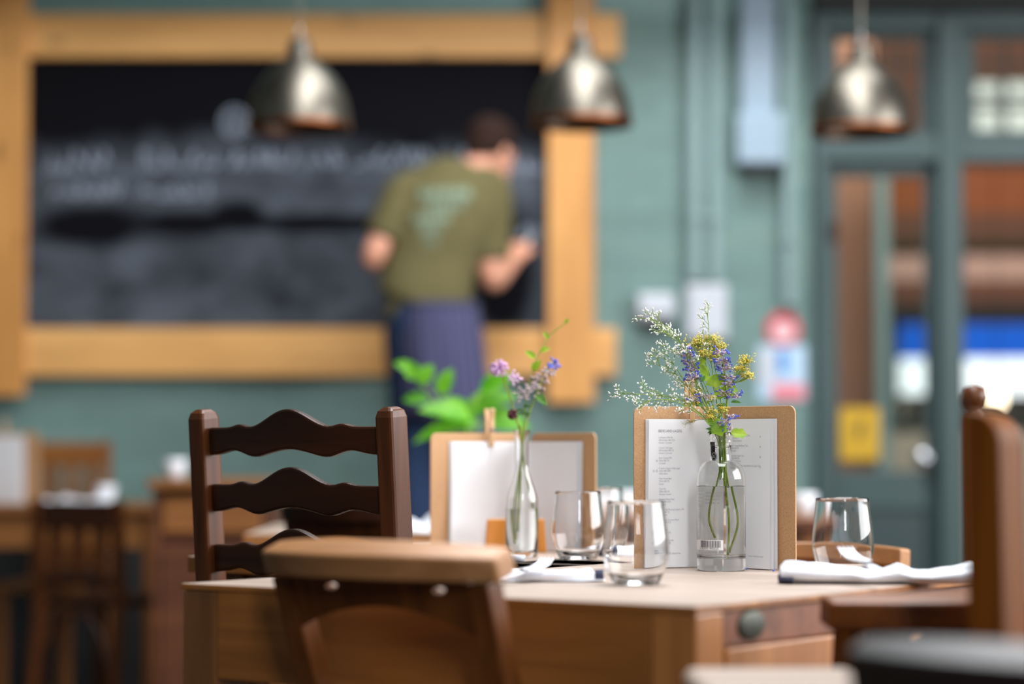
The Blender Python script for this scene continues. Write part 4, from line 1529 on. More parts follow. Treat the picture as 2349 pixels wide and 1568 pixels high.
def tumbler(label, pos, z=TOP, group='clear stemless glasses', first=[]):
    if not first:
        o = obj('drinking_glass', tumbler_mesh(MB()), M['glass'], smooth=True)
        first.append(o)
    else:
        o = first[0].copy()
        COL.objects.link(o)
    o.location = (pos[0], pos[1], z + 0.0005)
    return tag(o, label, 'glass', group)


gl = T(1459, 1341, TOP)
tumbler('clear stemless glass in front of the open menu, beside the left napkin', gl)
gr = T(1934, 1322, TOP)
tumbler('clear stemless glass standing behind the right napkin and fork', gr)
g2 = T(1326, 1283, TOP)
tumbler('blurred stemless glass on the second table, right of the plant bottle', g2)
g3 = T(1380, 1262, TOP)
tumbler('blurred stemless glass behind another one on the second table', g3)

# the open menu folder ------------------------------------------------
def solve_s(A, D, u):
    """distance along A + s D (plan) at image column u"""
    k = (u - W / 2) / F
    return (k * A.y - A.x) / (D.x - k * D.y)


def menu(name, label, PL, S, PR, z0, hgt, page_u, page_top, with_text, peg_u, sheets=3, group='brown board menus'):
    """two boards opened like a book, with white sheets inside and a clothes peg on top"""
    root = thing(name, label, 'menu', (S.x, S.y, z0), 0, group)
    o0 = Vector((S.x, S.y, z0))
    up = Vector((0, 0, 1))
    lean = Vector((0, 0.0, 0))
    for nm, A, B in (('left_board', PL, S), ('right_board', PR, S)):
        D = (B - A)
        Ln = D.length
        D = D.normalized()
        nrm = Vector((D.y, -D.x, 0))
        if nrm.y > 0:
            nrm = -nrm
        r = 0.012
        e = Ln - 0.007
        pl = [(0, 0), (e, 0)]
        pl += [(e - r + r * math.cos(a), hgt - r + r * math.sin(a)) for a in (0, 0.4, 0.8, 1.2, 1.57)]
        pl += [(r - r * math.cos(a), hgt - r + r * math.sin(a)) for a in (1.57, 1.2, 0.8, 0.4, 0)]
        m = MB().prism(pl, 0, 0.003, lambda p, q, w_: A + D * p + up * q - nrm * w_ - Vector((S.x, S.y, 0)))
        obj(nm, m, M['card'], root, bevel=0.0006)
    res = {}
    for side, A, (ua, ub) in (('left', PL, page_u[0]), ('right', PR, page_u[1])):
        D = (S - A).normalized()
        nrm = Vector((D.y, -D.x, 0))
        if nrm.y > 0:
            nrm = -nrm
        sa, sb = solve_s(A, D, ua), (S - A).length - 0.004
        for k in range(sheets):
            off = 0.0015 + 0.0016 * k + (0.0 if side == 'left' else 0.0)
            flare = (0.006 + 0.006 * k) if side == 'right' else (0.003 + 0.0035 * k)
            short = (0.006 * k) if side == 'right' else (0.0022 * k)

            def surf(s, t_, off=off, flare=flare, short=short, A=A, D=D, nrm=nrm, sa=sa, sb=sb):
                # s along page from the outer edge 0..1, t_ up 0..1
                x = sa + short + (sb - sa - short) * s
                bow = flare * (1 - s) ** 1.5 * (1 - t_) ** 1.3
                mid = 0.004 * math.sin(math.pi * s) * (0.4 + 0.6 * (1 - t_))
                q = A + D * (x - bow * 0.9) + nrm * (off + bow * 1.1 + mid) - Vector((S.x, S.y, 0))
                return Vector((q.x, q.y, 0.0012 + (page_top - 0.0012) * t_))
            obj(side + '_page', MB().grid(surf, 18, 18), M['paper'], root, smooth=True)
            res[side] = (surf, sa + short, sb, A, D, nrm)
    # clothes peg gripping the left board
    A, D = PL, (S - PL).normalized()
    nrm = Vector((D.y, -D.x, 0))
    if nrm.y > 0:
        nrm = -nrm
    sp = solve_s(A, D, peg_u)
    c = A + D * sp - Vector((S.x, S.y, 0))
    ang = math.atan2(D.y, D.x)
    pg = None
    for k, (nm, o_) in enumerate((('peg_front', 1), ('peg_back', -1))):
        m = MB()
        # local: x width, y thickness, z length
        prof = [(0.001, -0.022), (0.0045, -0.021), (0.0055, 0.0), (0.0062, 0.012), (0.0048, 0.03), (0.008, 0.048), (0.0045, 0.05), (0.001, 0.03)]
        m.prism(prof, -0.0048, 0.0048, lambda p, q, w_: (w_, -o_ * p, q))
        ob = obj(nm, m, M['peg'], root, bevel=0.0006)
        ob.location = c + nrm * (0.0075 if o_ > 0 else -0.0045) + up * (hgt - 0.004)
        ob.rotation_euler = (0, 0, ang)
        if k == 0:
            sp_ = MB()
            for zz in (-0.002, 0.0, 0.002):
                sp_.tube([(-0.0062, -0.0068, zz + 0.01), (0.0062, -0.0068, zz + 0.01)], 0.0007, 6)
            sp_.tube([(0.0062, -0.0068, 0.01), (0.0062, 0.002, 0.012), (0.006, 0.006, 0.012)], 0.0007, 6)
            obj('spring', sp_, M['steel'], ob)
    return root, res


PLm = P(1455, 1303, 3.875)
Sm = P(1652, 1298, 3.925)
PRm = P(1825, 1306, 3.80)
for q in (PLm, Sm, PRm):
    q.z = 0
mh = P(1460, 932, 3.87).z - TOP
ptop = P(1500, 961, 3.87).z - TOP
menu_o, pages = menu('menu', 'open brown board menu with printed drinks list behind the bottle of flowers', PLm, Sm, PRm, TOP + 0.0005, mh, ((1480, 0), (1784, 0)), ptop, True, 1581)

ink_l, ink_h, ink_r = MB(), MB(), MB()


def put(dst, body, size, side, u, v, hs=1.0):
    """set a line of type on a page, starting at image pixel (u, v)"""
    surf, sa, sb, A, D, nrm = pages[side]
    s0 = solve_s(A, D, u)
    vs, fs = text_mesh(body, size)
    t0 = (P(u, v, 3.86).z - TOP) / ptop
    out = []
    sgn = 1 if side == 'left' else -1
    for p in vs:
        x = s0 + sgn * p.x * hs
        s = (x - sa) / (sb - sa)
        tt = t0 + p.y / ptop
        q = surf(s, tt) + nrm * 0.0005
        out.append(q)
    dst.add(out, fs)


put(ink_h, 'BEERS AND LAGERS', 0.0062, 'left', 1507, 991.5, 0.75)
entries = [('', ['Lushingtons Pale Ale', 'Half pint/pint ABV 4.2%', 'Skinners, Cornwall']),
           ('', ['Cornish Craft Lager', 'Half pint/pint ABV 5%', 'Skinners, Cornwall']),
           ('v', ['River Cottage EPA', '500ml ABV 4%', 'Cornwall']),
           ('vo', ['Freedom Organic Helles Lager', '330ml ABV 4.8%', 'Staffordshire']),
           ('', ['Hiver Honey Beer', '330ml ABV 5%', 'Sussex']),
           ('', ['Toast Ale', '330ml ABV 5%', 'Hackney, London']),
           ('v', ['Brewdog Nanny State', '300ml ABV 0.5%', 'Aberdeen']),
           ('', ['Thornbridge Brewing Longhorn IPA', '330ml ABV 5%', 'Derbyshire']),
           ('', ['Hiver Keg Cut Loose Pilsner', '330ml ABV 4.7%']),
           ('v', ['Cornish Ale', '500ml ABV 3.9%']),
           ('v', ['Cornish Coastal Ale', '500ml ABV 3.8%']),
           ('', ['Brewing', '330ml ABV 3.7%, Gluten Free'])]
v = 1005.5
for sym, lines in entries:
    uu = 1508 + (v - 1005) * 0.012
    for i, ln in enumerate(lines):
        put(ink_l, ln, 0.0045, 'left', uu, v + i * 6.25, 0.64)
    for j, ch in enumerate(sym):
        ring = []
        put(ink_l, 'o' if ch == 'v' else 'ö', 0.0075, 'left', uu - 7 * (len(sym) - j), v + 7, 0.9)
    v += 23.85
rv = 1001
for lines in (['River Cottage Lightly Sparkling Cider', '330ml ABV 5%', 'Wadborn, Somerset'], ['River Cottage Elderflower Cider', '330ml ABV 4%', 'Cornwall'],
              ['Luscombe Organic Cider', '330ml ABV 4.9%', 'Kingsbridge, Devon'], ['Ashridge Organic Devon Blush Blackberry & apple Cider', '330ml ABV 4%']):
    for i, ln in enumerate(lines):
        put(ink_r, ln, 0.0045, 'right', 1684, rv + i * 6, 0.62)
    put(ink_r, 'o', 0.006, 'right', 1748, rv + 3, 1.0)
    rv += 23.5
put(ink_r, 'V  Vegan      Our menu is available upon request', 0.004, 'right', 1712, 1278, 0.55)
obj('heading', ink_h, M['inkb'], menu_o)
obj('left_print', ink_l, M['ink'], menu_o)
obj('right_print', ink_r, M['ink'], menu_o)

# bottle ---------------------------------------------------------------
BY = 3.80
bp = P(1654.5, 1302, BY)
BX = bp.x
bz = lambda v: P(1654, v, BY).z - TOP
t = thing('bottle', 'clear glass bottle half full of water holding wild flowers, in front of the menu', 'bottle', (BX, BY, TOP + 0.0005))
bottle = t
R = 56.0 / F * BY
rn = 24.0 / F * BY
hB = bz(992)
hw_ = bz(1116)
zsh0, zsh1 = bz(1094), bz(1062)
prof = [(0.0, 0.0015), (R * 0.75, 0.0012), (R * 0.9, 0.0), (R * 0.965, 0.0012), (R * 0.995, 0.004), (R, 0.008), (R, zsh0 - 0.004)]
for k in range(1, 13):
    a = k / 12 * math.pi / 2
    prof.append((rn + 0.0015 + (R - rn - 0.0015) * math.cos(a) ** 0.9 if k < 12 else rn + 0.001, zsh0 - 0.004 + (zsh1 - zsh0 + 0.008) * math.sin(a) ** 1.15))
prof += [(rn, zsh1 + 0.012), (rn, hB - 0.022), (rn + 0.0008, hB - 0.0205), (rn + 0.0028, hB - 0.019), (rn + 0.003, hB - 0.012), (rn + 0.0012, hB - 0.010), (rn + 0.0022, hB - 0.008), (rn + 0.0022, hB - 0.0015), (rn + 0.0008, hB)]
th = 0.0026
inn = [(max(0.002, r - (th if z > 0.03 else 0.003)), z) for r, z in prof if 0.03 < z < hB - 0.023][::-1]
ri = rn - th
inner = [(rn - 0.0012, hB), (ri, hB - 0.002), (ri, hB - 0.022)] + inn + [(R - 0.0028, 0.026), (R - 0.0045, 0.0215), (R * 0.72, 0.0195), (R * 0.3, 0.0205), (0.0, 0.021)]
obj('glass', MB().lathe(prof + inner, 72), M['bottle'], t, smooth=True, angle=60)
wr = R - th + 0.0008
obj('water', MB().lathe([(0.0, 0.0203), (R * 0.3, 0.0199), (R * 0.72, 0.0188), (R - 0.0042, 0.0209), (R - 0.0022, 0.0262), (wr, 0.034), (wr, hw_ + 0.0008), (wr - 0.0025, hw_), (0, hw_)], 72), M['water'], t, smooth=True, angle=40)


def on_bottle(x, z, r=None):
    """wrap (arc length x from the bottle's front, height z) round the bottle"""
    r = r or R + 0.0003
    a = -math.pi / 2 + x / r
    return Vector((r * math.cos(a), r * math.sin(a), z))


def bx(u):
    q = max(-0.995, min(0.995, (u - 1654.5) / 56.0))
    return R * math.asin(q)


lab = MB()
lz0, lz1 = bz(1260), bz(1237)
lab.grid(lambda a, b: on_bottle(bx(1598.5) + (bx(1654.5) - bx(1598.5)) * a, lz0 + (lz1 - lz0) * b), 14, 1)
lo = obj('barcode_label', lab, M['inkw'], t, smooth=True)
bars = MB()
rb = random.Random(11)
x = bx(1606)
xe = bx(1648)
while x < xe:
    w_ = rb.choice((0.0005, 0.0005, 0.001, 0.0014))
    w_ = min(w_, xe - x)
    bars.grid(lambda a, b, x=x, w_=w_: on_bottle(x + w_ * a, lz0 + 0.0042 + (lz1 - lz0 - 0.0052) * b, R + 0.0006), 1, 1)
    x += w_ + rb.choice((0.0005, 0.0006, 0.001))
vs, fs = text_mesh('5 060093 990225', 0.0052)
bars.add([on_bottle(bx(1604) + p.x * 0.98, lz0 + 0.0006 + p.y, R + 0.0006) for p in vs], fs)
obj('barcode', bars, M['blackink'], lo)
txt = MB()
for i, s_ in enumerate(('A BATCHES LONDON', 'THE ESSENCE TEAM', 'BE AN ADVENTURE', '& LIVE A FULL LIFE.')):
    vs, fs = text_mesh(s_, 0.0045)
    txt.add([on_bottle(bx(1616) + p.x * 0.62, bz(1131.5 + 7.6 * i) + p.y * 0.8, R + 0.0005) for p in vs], fs)
obj('front_print', txt, M['ink'], t)
txt = MB()
for i, (s_, vv) in enumerate((('WITH THE SPIRIT', 1131.5), ('OF THE WILD', 1139), ('AND THE SEA', 1147), ('WE MAKE IT', 1154.5), ('distilled', 1166.5), ('& bottled', 1173), ('by hand', 1179), ('Drink', 1192), ('sensibly', 1199), ('please', 1206), ('Enjoy it', 1216), ('70cl', 1228))):
    vs, fs = text_mesh(s_, 0.0048 if i < 11 else 0.0075)
    txt.add([on_bottle(bx(1600.5) + p.x * 0.5, bz(vv) + p.y * 0.8, R + 0.0005) for p in vs], fs)
obj('side_print', txt, M['inkw'], t)
nl = MB()
nx = lambda u: rn * math.asin(max(-0.99, min(0.99, (u - 1657.5) / 25.5)))
nl.grid(lambda a, b: on_bottle(nx(1633.2) + (nx(1642) - nx(1633.2)) * a, bz(1047) + (bz(1014) - bz(1047)) * b, rn + 0.0004), 4, 6)
nl.add([on_bottle(nx(1639) + 0.0056 * math.cos(k * math.pi / 10), bz(1047) + 0.0072 * math.sin(k * math.pi / 10), rn + 0.0007) for k in range(20)], [tuple(range(20))])
obj('neck_seal', nl, M['blackink'], t)
sl = MB()
sl.tube([on_bottle(nx(1639) + 0.0044 * math.cos(k * math.pi / 8), bz(1047) + 0.0058 * math.sin(k * math.pi / 8), rn + 0.001) for k in range(17)], 0.0002, 5)
sl.tube([on_bottle(nx(1639) + a, bz(1047) + b, rn + 0.001) for a, b in ((-0.002, -0.002), (0, 0.0025), (0.002, -0.002), (-0.002, -0.002))], 0.0002, 5)
obj('seal_mark', sl, M['inkw'], t)

# ------------------------------------------------------------------ wild flowers in the bottle
rf = random.Random(21)
NECK = (1656, 1002)


def stem_pts(pts):
    """pts: (u, v, dY) pixel points, smoothed"""
    return catmull([P(u, v, BY + dy) for u, v, dy in pts], 7)


def rel(m, o):
    m.v = [tuple(Vector(p) - o) for p in m.v]
    return m


def flower_root(name, label, group):
    return thing(name, label, 'flower', (BX, BY, TOP + 0.022), 0, group), Vector((BX, BY, TOP + 0.022))


def white_sprig(label, pts, branches, r=0.0009, inside=None):
    root, o = flower_root('white_sprig', label, 'white flower sprigs in the bottle')
    path = stem_pts(pts)
    st, bd = MB(), MB()
    st.tube(path, [r * (1.15 - 0.6 * i / len(path)) for i in range(len(path))], 6)
    n = len(path)
    for (f0, du, dv, nb) in branches:
        i = min(n - 1, int(f0 * (n - 1)))
        a = path[i]
        px = 1.0 / F * BY
        tip = a + Vector((du * px, rf.uniform(-0.012, 0.012), -dv * px))
        mid = (a + tip) / 2 + Vector((rf.uniform(-3, 3) * px, rf.uniform(-0.003, 0.003), rf.uniform(2, 7) * px))
        br = catmull([a, mid, tip], 6)
        st.tube(br, [0.0005 - 0.00025 * k / len(br) for k in range(len(br))], 5)
        L = (tip - a)
        d = L.normalized()
        nb = int(nb * 1.35)
        for k in range(nb):
            q = 0.45 + 0.55 * (k + 0.5) / nb
            c = br[min(len(br) - 1, int(q * (len(br) - 1)))]
            sd = Vector((rf.uniform(-1, 1), rf.uniform(-0.6, 0.6), rf.uniform(-1, 1)))
            sd = (sd - d * sd.dot(d)).normalized()
            tw = d * rf.uniform(0.4, 1.0) + sd * rf.uniform(0.5, 1.0)
            e = c + tw.normalized() * rf.uniform(0.003, 0.008)
            st.tube([c, e], 0.0003, 4)
            for _ in range(rf.choice((1, 2, 2))):
                dd = (tw.normalized() + Vector((rf.uniform(-.6, .6), rf.uniform(-.4, .4), rf.uniform(-.6, .6)))).normalized()
                bd.blob(e + dd * 0.0017, 0.00078, dd, 2.6, 5, 4)
        bd.blob(tip, 0.0008, d, 2.4, 5, 4)
    obj('stem', rel(st, o), M['stem'], root, smooth=True)
    obj('bud', tag(obj('bud', rel(bd, o), M['bud'], root, smooth=True), kind='stuff') and MB(), M['bud'], root) if False else tag(obj('blossom', rel(bd, o), M['bud'], root, smooth=True), kind='stuff')
    return root


def br_auto(n, lo, hi, ulim, vlim, nb=7):
    out = []
    for k in range(n):
        f0 = lo + (hi - lo) * k / max(1, n - 1)
        out.append((f0, rf.uniform(*ulim), rf.uniform(*vlim), nb))
    out.append((0.985, (ulim[0] + ulim[1]) / 4, vlim[0] * 0.3, 5))
    return out


def inw(u, v, dy=0.0):
    return (u, v, dy)


# tall sprigs leaning up to the left
white_sprig('tall white sprig arching to the upper left tip of the bunch', [(1652, 1100, 0.0), (1652, 1040, 0.0), (1646, 985, 0), (1610, 880, 0.005), (1570, 800, 0.01), (1535, 755, 0.015), (1490, 727, 0.02)],
            br_auto(15, 0.45, 0.96, (-50, -4), (-34, 6)), 0.001)
white_sprig('white sprig with a dense head left of the yellow flowers', [(1655, 1085, 0.004), (1655, 1030, 0.004), (1650, 985, -0.005), (1625, 900, -0.01), (1590, 830, -0.012), (1555, 785, -0.015), (1512, 752, -0.02)],
            br_auto(16, 0.45, 0.96, (-52, -4), (-34, 8)), 0.001)
white_sprig('thin white sprig rising straight up above the yellow flowers', [(1660, 1090, -0.004), (1659, 1035, -0.004), (1655, 985, 0.006), (1640, 890, 0.012), (1628, 800, 0.015), (1626, 750, 0.018), (1622, 718, 0.02)],
            br_auto(8, 0.6, 0.97, (-34, 6), (-34, -4), 6), 0.0009)
white_sprig('white sprig leaning left behind the blue flower spike', [(1650, 1080, 0.0), (1650, 1035, 0.0), (1642, 985, 0.0), (1590, 905, 0.01), (1555, 850, 0.012), (1525, 810, 0.015), (1507, 826, 0.02)],
            br_auto(11, 0.4, 0.96, (-44, 0), (-30, 4)), 0.0009)
white_sprig('long white sprig reaching far out to the left over the menu', [(1655, 1075, -0.006), (1653, 1035, -0.006), (1640, 985, -0.01), (1590, 935, -0.02), (1545, 912, -0.025), (1490, 905, -0.03), (1428, 902, -0.03)],
            br_auto(14, 0.42, 0.96, (-60, -14), (-30, 16)), 0.001)
white_sprig('white sprig drooping at the left in front of the board top', [(1656, 1078, -0.008), (1652, 1035, -0.008), (1636, 985, -0.015), (1590, 940, -0.03), (1540, 918, -0.036), (1495, 918, -0.04), (1466, 936, -0.04)],
            br_auto(10, 0.45, 0.95, (-40, -4), (-18, 18)), 0.0009)
white_sprig('small white sprig between the blue spikes and the long left sprig', [(1654, 1070, 0.006), (1653, 1035, 0.006), (1644, 985, 0.004), (1600, 915, 0.002), (1560, 870, 0.0), (1525, 845, 0.0), (1512, 838, 0.0)],
            br_auto(11, 0.4, 0.96, (-40, 6), (-40, 0)), 0.0009)


def umbel(st, fl, fb, c, rad, base, n=46, flat=0.6):
    px = 1.0 / F * BY
    c = Vector(c)
    for k in range(7):
        a = rf.uniform(0, 2 * math.pi)
        q = rf.uniform(0.3, 0.85)
        sub = c + Vector((rad * q * math.cos(a), rad * q * 0.8 * math.sin(a), rf.uniform(-0.2, 0.5) * rad * flat))
        st.tube(catmull([base, (Vector(base) + sub) / 2 + Vector((0, 0, -0.002)), sub], 4), 0.0005, 5)
        for j in range(n // 3 + 2):
            e = sub + Vector((rf.gauss(0, 0.34), rf.gauss(0, 0.34), rf.gauss(0.1, 0.3))) * rad * 0.95
            st.tube([sub, e], 0.00025, 4)
            tgt = fl if rf.random() < 0.72 else fb
            for _ in range(3):
                dd = Vector((rf.uniform(-1, 1), rf.uniform(-1, 1), rf.uniform(-0.6, 1)))
                tgt.blob(e + dd * 0.0013, rf.uniform(0.0005, 0.0009), dd, 1.1, 5, 4)


def yellow_stem(label, pts, heads, r=0.0012, leaves=()):
    root, o = flower_root('yellow_flower', label, 'yellow flowers in the bottle')
    path = stem_pts(pts)
    st, fl, fb = MB(), MB(), MB()
    st.tube(path, [r * (1.1 - 0.4 * i / len(path)) for i in range(len(path))], 7)
    for (u, v, dy, rp, n) in heads:
        umbel(st, fl, fb, P(u, v, BY + dy), rp / F * BY, path[-1] if len(heads) == 1 else path[-max(2, len(path) // 6)], n)
    obj('stem', rel(st, o), M['stem'], root, smooth=True)
    tag(obj('floret', rel(fl, o), M['yfl'], root, smooth=True), kind='stuff')
    tag(obj('seed_head', rel(fb, o), M['ybr'], root, smooth=True), kind='stuff')
    lf(root, o, leaves)
    return root


def leaf_mesh(c, d, n, L, Wd, lobes=0, fold=0.25):
    """a leaf blade: c = stalk end, d = along, n = face normal"""
    c, d = Vector(c), Vector(d).normalized()
    n = Vector(n)
    n = (n - d * n.dot(d)).normalized()
    s = d.cross(n)
    m = MB()

    def f(a, b):
        q = b
        x = 2 * a - 1
        if lobes:
            ang = x * 2.3
            rr = (0.72 + 0.12 * math.cos(ang * lobes * 2)) * q
            return c + d * L * (0.42 + 0.58 * rr * math.cos(ang) * 1.0 - 0.42 * (1 - q)) + s * Wd * rr * math.sin(ang) * 0.75 + n * fold * Wd * (abs(math.sin(ang)) * q * 0.5 - 0.2 * q * q)
        w_ = math.sin(math.pi * min(1, q ** 0.8)) ** 0.8 * (1 + 0.06 * math.sin(q * 40) * (abs(x) > 0.95))
        return c + d * L * q + s * Wd * 0.5 * x * w_ + n * (fold * Wd * abs(x) * w_ - 0.22 * L * q * q)
    m.grid(f, 12, 10)
    return m


def lf(root, o, leaves):
    for (u, v, dy, du, dv, L, Wd, lob, mat) in leaves:
        px = 1.0 / F * BY
        c = P(u, v, BY + dy)
        m = leaf_mesh(c, (du, rf.uniform(-0.2, 0.05), -dv), (rf.uniform(-0.2, 0.2), -0.75, 0.55), L * px, Wd * px, lob)
        obj('leaf', rel(m, o), M[mat], root, smooth=True)


yellow_stem('broad yellow flower head at the top left of the bunch', [(1662, 1120, 0.0), (1661, 1040, 0.0), (1657, 990, 0.004), (1640, 900, 0.01), (1622, 840, 0.012), (1608, 812, 0.012)],
            [(1588, 792, 0.012, 24, 40), (1612, 785, 0.02, 20, 36), (1615, 812, 0.0, 13, 24)], leaves=((1626, 862, 0.0, -0.6, -0.25, 46, 40, 3, 'lime'),))
yellow_stem('yellow flower head at the top right above the tall blue spike', [(1664, 1115, 0.006), (1663, 1040, 0.006), (1660, 990, 0.006), (1652, 900, 0.012), (1640, 840, 0.015), (1636, 815, 0.015)],
            [(1632, 784, 0.018, 22, 40), (1652, 800, 0.01, 19, 36), (1636, 818, 0.005, 16, 28)], leaves=((1640, 858, -0.008, 0.1, 0.6, 36, 46, 3, 'lime'), (1605, 838, 0.0, 0.3, -0.8, 22, 20, 3, 'lime')))
yellow_stem('yellow flower head hanging out to the far right', [(1666, 1118, 0.004), (1665, 1040, 0.004), (1664, 990, 0.0), (1668, 940, -0.006), (1672, 890, -0.01), (1690, 862, -0.012)],
            [(1710, 832, -0.012, 21, 44), (1698, 846, -0.012, 17, 32), (1714, 864, -0.014, 14, 26)], leaves=((1656, 893, -0.012, 0.9, 0.05, 42, 34, 3, 'lime'), (1670, 897, -0.012, -0.8, 0.25, 40, 30, 3, 'lime')))
yellow_stem('low yellow flower cluster in front of the peg', [(1656, 1095, -0.004), (1655, 1035, -0.004), (1648, 990, -0.008), (1628, 955, -0.012), (1612, 935, -0.014), (1600, 922, -0.014)],
            [(1598, 904, -0.014, 15, 24), (1594, 925, -0.016, 12, 18), (1632, 914, -0.01, 11, 18)], 0.001, leaves=((1612, 932, -0.02, -0.7, -0.5, 26, 12, 0, 'leafm'),))
yellow_stem('yellow flower cluster just above the bottle neck', [(1660, 1100, -0.008), (1658, 1035, -0.008), (1654, 990, -0.012), (1648, 970, -0.016), (1645, 956, -0.018)],
            [(1642, 944, -0.018, 17, 26), (1658, 938, -0.016, 12, 18), (1628, 958, -0.02, 10, 16)], 0.001,
            leaves=((1664, 968, -0.024, -0.5, 0.4, 46, 40, 3, 'lime'), (1676, 992, -0.022, 0.95, 0.1, 44, 26, 3, 'lime'), (1640, 968, -0.02, -0.7, -0.1, 24, 20, 3, 'lime')))


def blue_spike(label, pts, whorls, r=0.0013, leaves=()):
    root, o = flower_root('blue_flower', label, 'blue flower spikes in the bottle')
    path = stem_pts(pts)
    st, pe, ca = MB(), MB(), MB()
    st.tube(path, [r * (1.1 - 0.3 * i / len(path)) for i in range(len(path))], 7)
    px = 1.0 / F * BY
    for (u, v, dy, w_, n) in whorls:
        c = P(u, v, BY + dy)
        for k in range(int(n * 1.5)):
            a = rf.uniform(0, 2 * math.pi)
            d = Vector((math.cos(a), math.sin(a) * 0.8, rf.uniform(-0.1, 0.75))).normalized()
            q = c + d * w_ * px * rf.uniform(0.15, 0.55) + Vector((0, 0, rf.uniform(-4, 4) * px))
            ca.tube([q, q + d * 0.003, q + d * 0.0052], [0.0006, 0.0011, 0.0008], 6)
            if rf.random() < 0.3:
                b = q + d * 0.0052
                e = (d + Vector((rf.uniform(-.5, .5), rf.uniform(-.5, .5), rf.uniform(-.7, .2)))).normalized()
                pe.tube([b - d * 0.001, b + e * 0.0025, b + e * 0.005], [0.0006, 0.0010, 0.0005], 5)
                for s in (-1, 1):
                    sd = e.cross(Vector((0, 1, 0.2))).normalized() * s
                    pe.blob(b + e * 0.0042 + sd * 0.0012, 0.00095, e + sd * 0.6, 1.5, 5, 4)
    obj('stem', rel(st, o), M['stemd'], root, smooth=True)
    tag(obj('calyx', rel(ca, o), M['cal'], root, smooth=True), kind='stuff')
    tag(obj('petal', rel(pe, o), M['bfl'], root, smooth=True), kind='stuff')
    lf(root, o, leaves)
    return root


blue_spike('tall blue flower spike on the right of the bunch', [(1666, 1275, 0.0), (1668, 1200, 0.0), (1662, 1120, 0.0), (1660, 1060, 0.0), (1662, 1000, -0.006), (1667, 930, -0.012), (1664, 870, -0.014), (1658, 830, -0.016)],
           [(1652, 810, -0.016, 17, 26), (1656, 832, -0.016, 21, 34), (1664, 848, -0.016, 19, 28), (1672, 868, -0.016, 18, 28), (1668, 884, -0.014, 17, 22), (1664, 905, -0.016, 17, 26), (1684, 910, -0.014, 16, 26)],
           leaves=((1668, 928, -0.016, -0.9, 0.0, 26, 9, 0, 'leafm'), (1676, 922, -0.016, 0.95, -0.05, 26, 9, 0, 'leafm')))
blue_spike('blue flower spike on the left among the white sprigs', [(1668, 1268, 0.004), (1682, 1200, 0.004), (1672, 1120, 0.004), (1660, 1050, 0.004), (1650, 995, -0.002), (1622, 930, -0.006), (1600, 880, -0.006), (1585, 850, -0.006), (1574, 810, -0.004)],
           [(1571, 802, -0.006, 15, 24), (1578, 818, -0.006, 18, 26), (1582, 835, -0.006, 18, 26), (1586, 850, -0.006, 18, 24), (1590, 868, -0.008, 16, 22)])
blue_spike('small blue flower low on the left in front of the peg', [(1644, 1236, 0.006), (1634, 1190, 0.006), (1640, 1130, 0.004), (1654, 1060, 0.0), (1650, 1000, -0.006), (1630, 950, -0.014), (1610, 915, -0.018), (1594, 872, -0.018)],
           [(1590, 866, -0.018, 15, 20), (1592, 918, -0.02, 11, 10), (1600, 910, -0.02, 10, 10), (1622, 912, -0.018, 10, 8)], leaves=((1610, 875, -0.02, 0.4, -0.9, 16, 10, 0, 'leafm'),))
blue_spike('blue flower cluster resting at the mouth of the bottle', [(1664, 1110, -0.006), (1663, 1045, -0.006), (1662, 1000, -0.012), (1663, 980, -0.018), (1664, 968, -0.02)],
           [(1660, 972, -0.022, 17, 26), (1676, 956, -0.02, 12, 14), (1670, 985, -0.022, 12, 14)], 0.001,
           leaves=((1652, 992, -0.022, -0.85, -0.35, 34, 13, 0, 'leafm'), (1644, 986, -0.02, -0.95, 0.2, 22, 10, 0, 'leafm')))
# fallen petals on the table
for k, (u, v, lab) in enumerate(((1712, 1302, 'fallen blue petal beside the foot of the bottle'), (1774, 1306, 'fallen blue petal at the right corner of the menu page'))):
    p = T(u, v + 3, TOP)
    o = obj('fallen_petal', MB().blob((0, 0, 0), 0.0014, (1, 0.3, 0.2), 1.7, 6, 4), M['bfl'], smooth=True)
    o.location = (p.x, p.y - 0.006, TOP + 0.0014)
    tag(o, lab, 'petal', 'fallen petals')


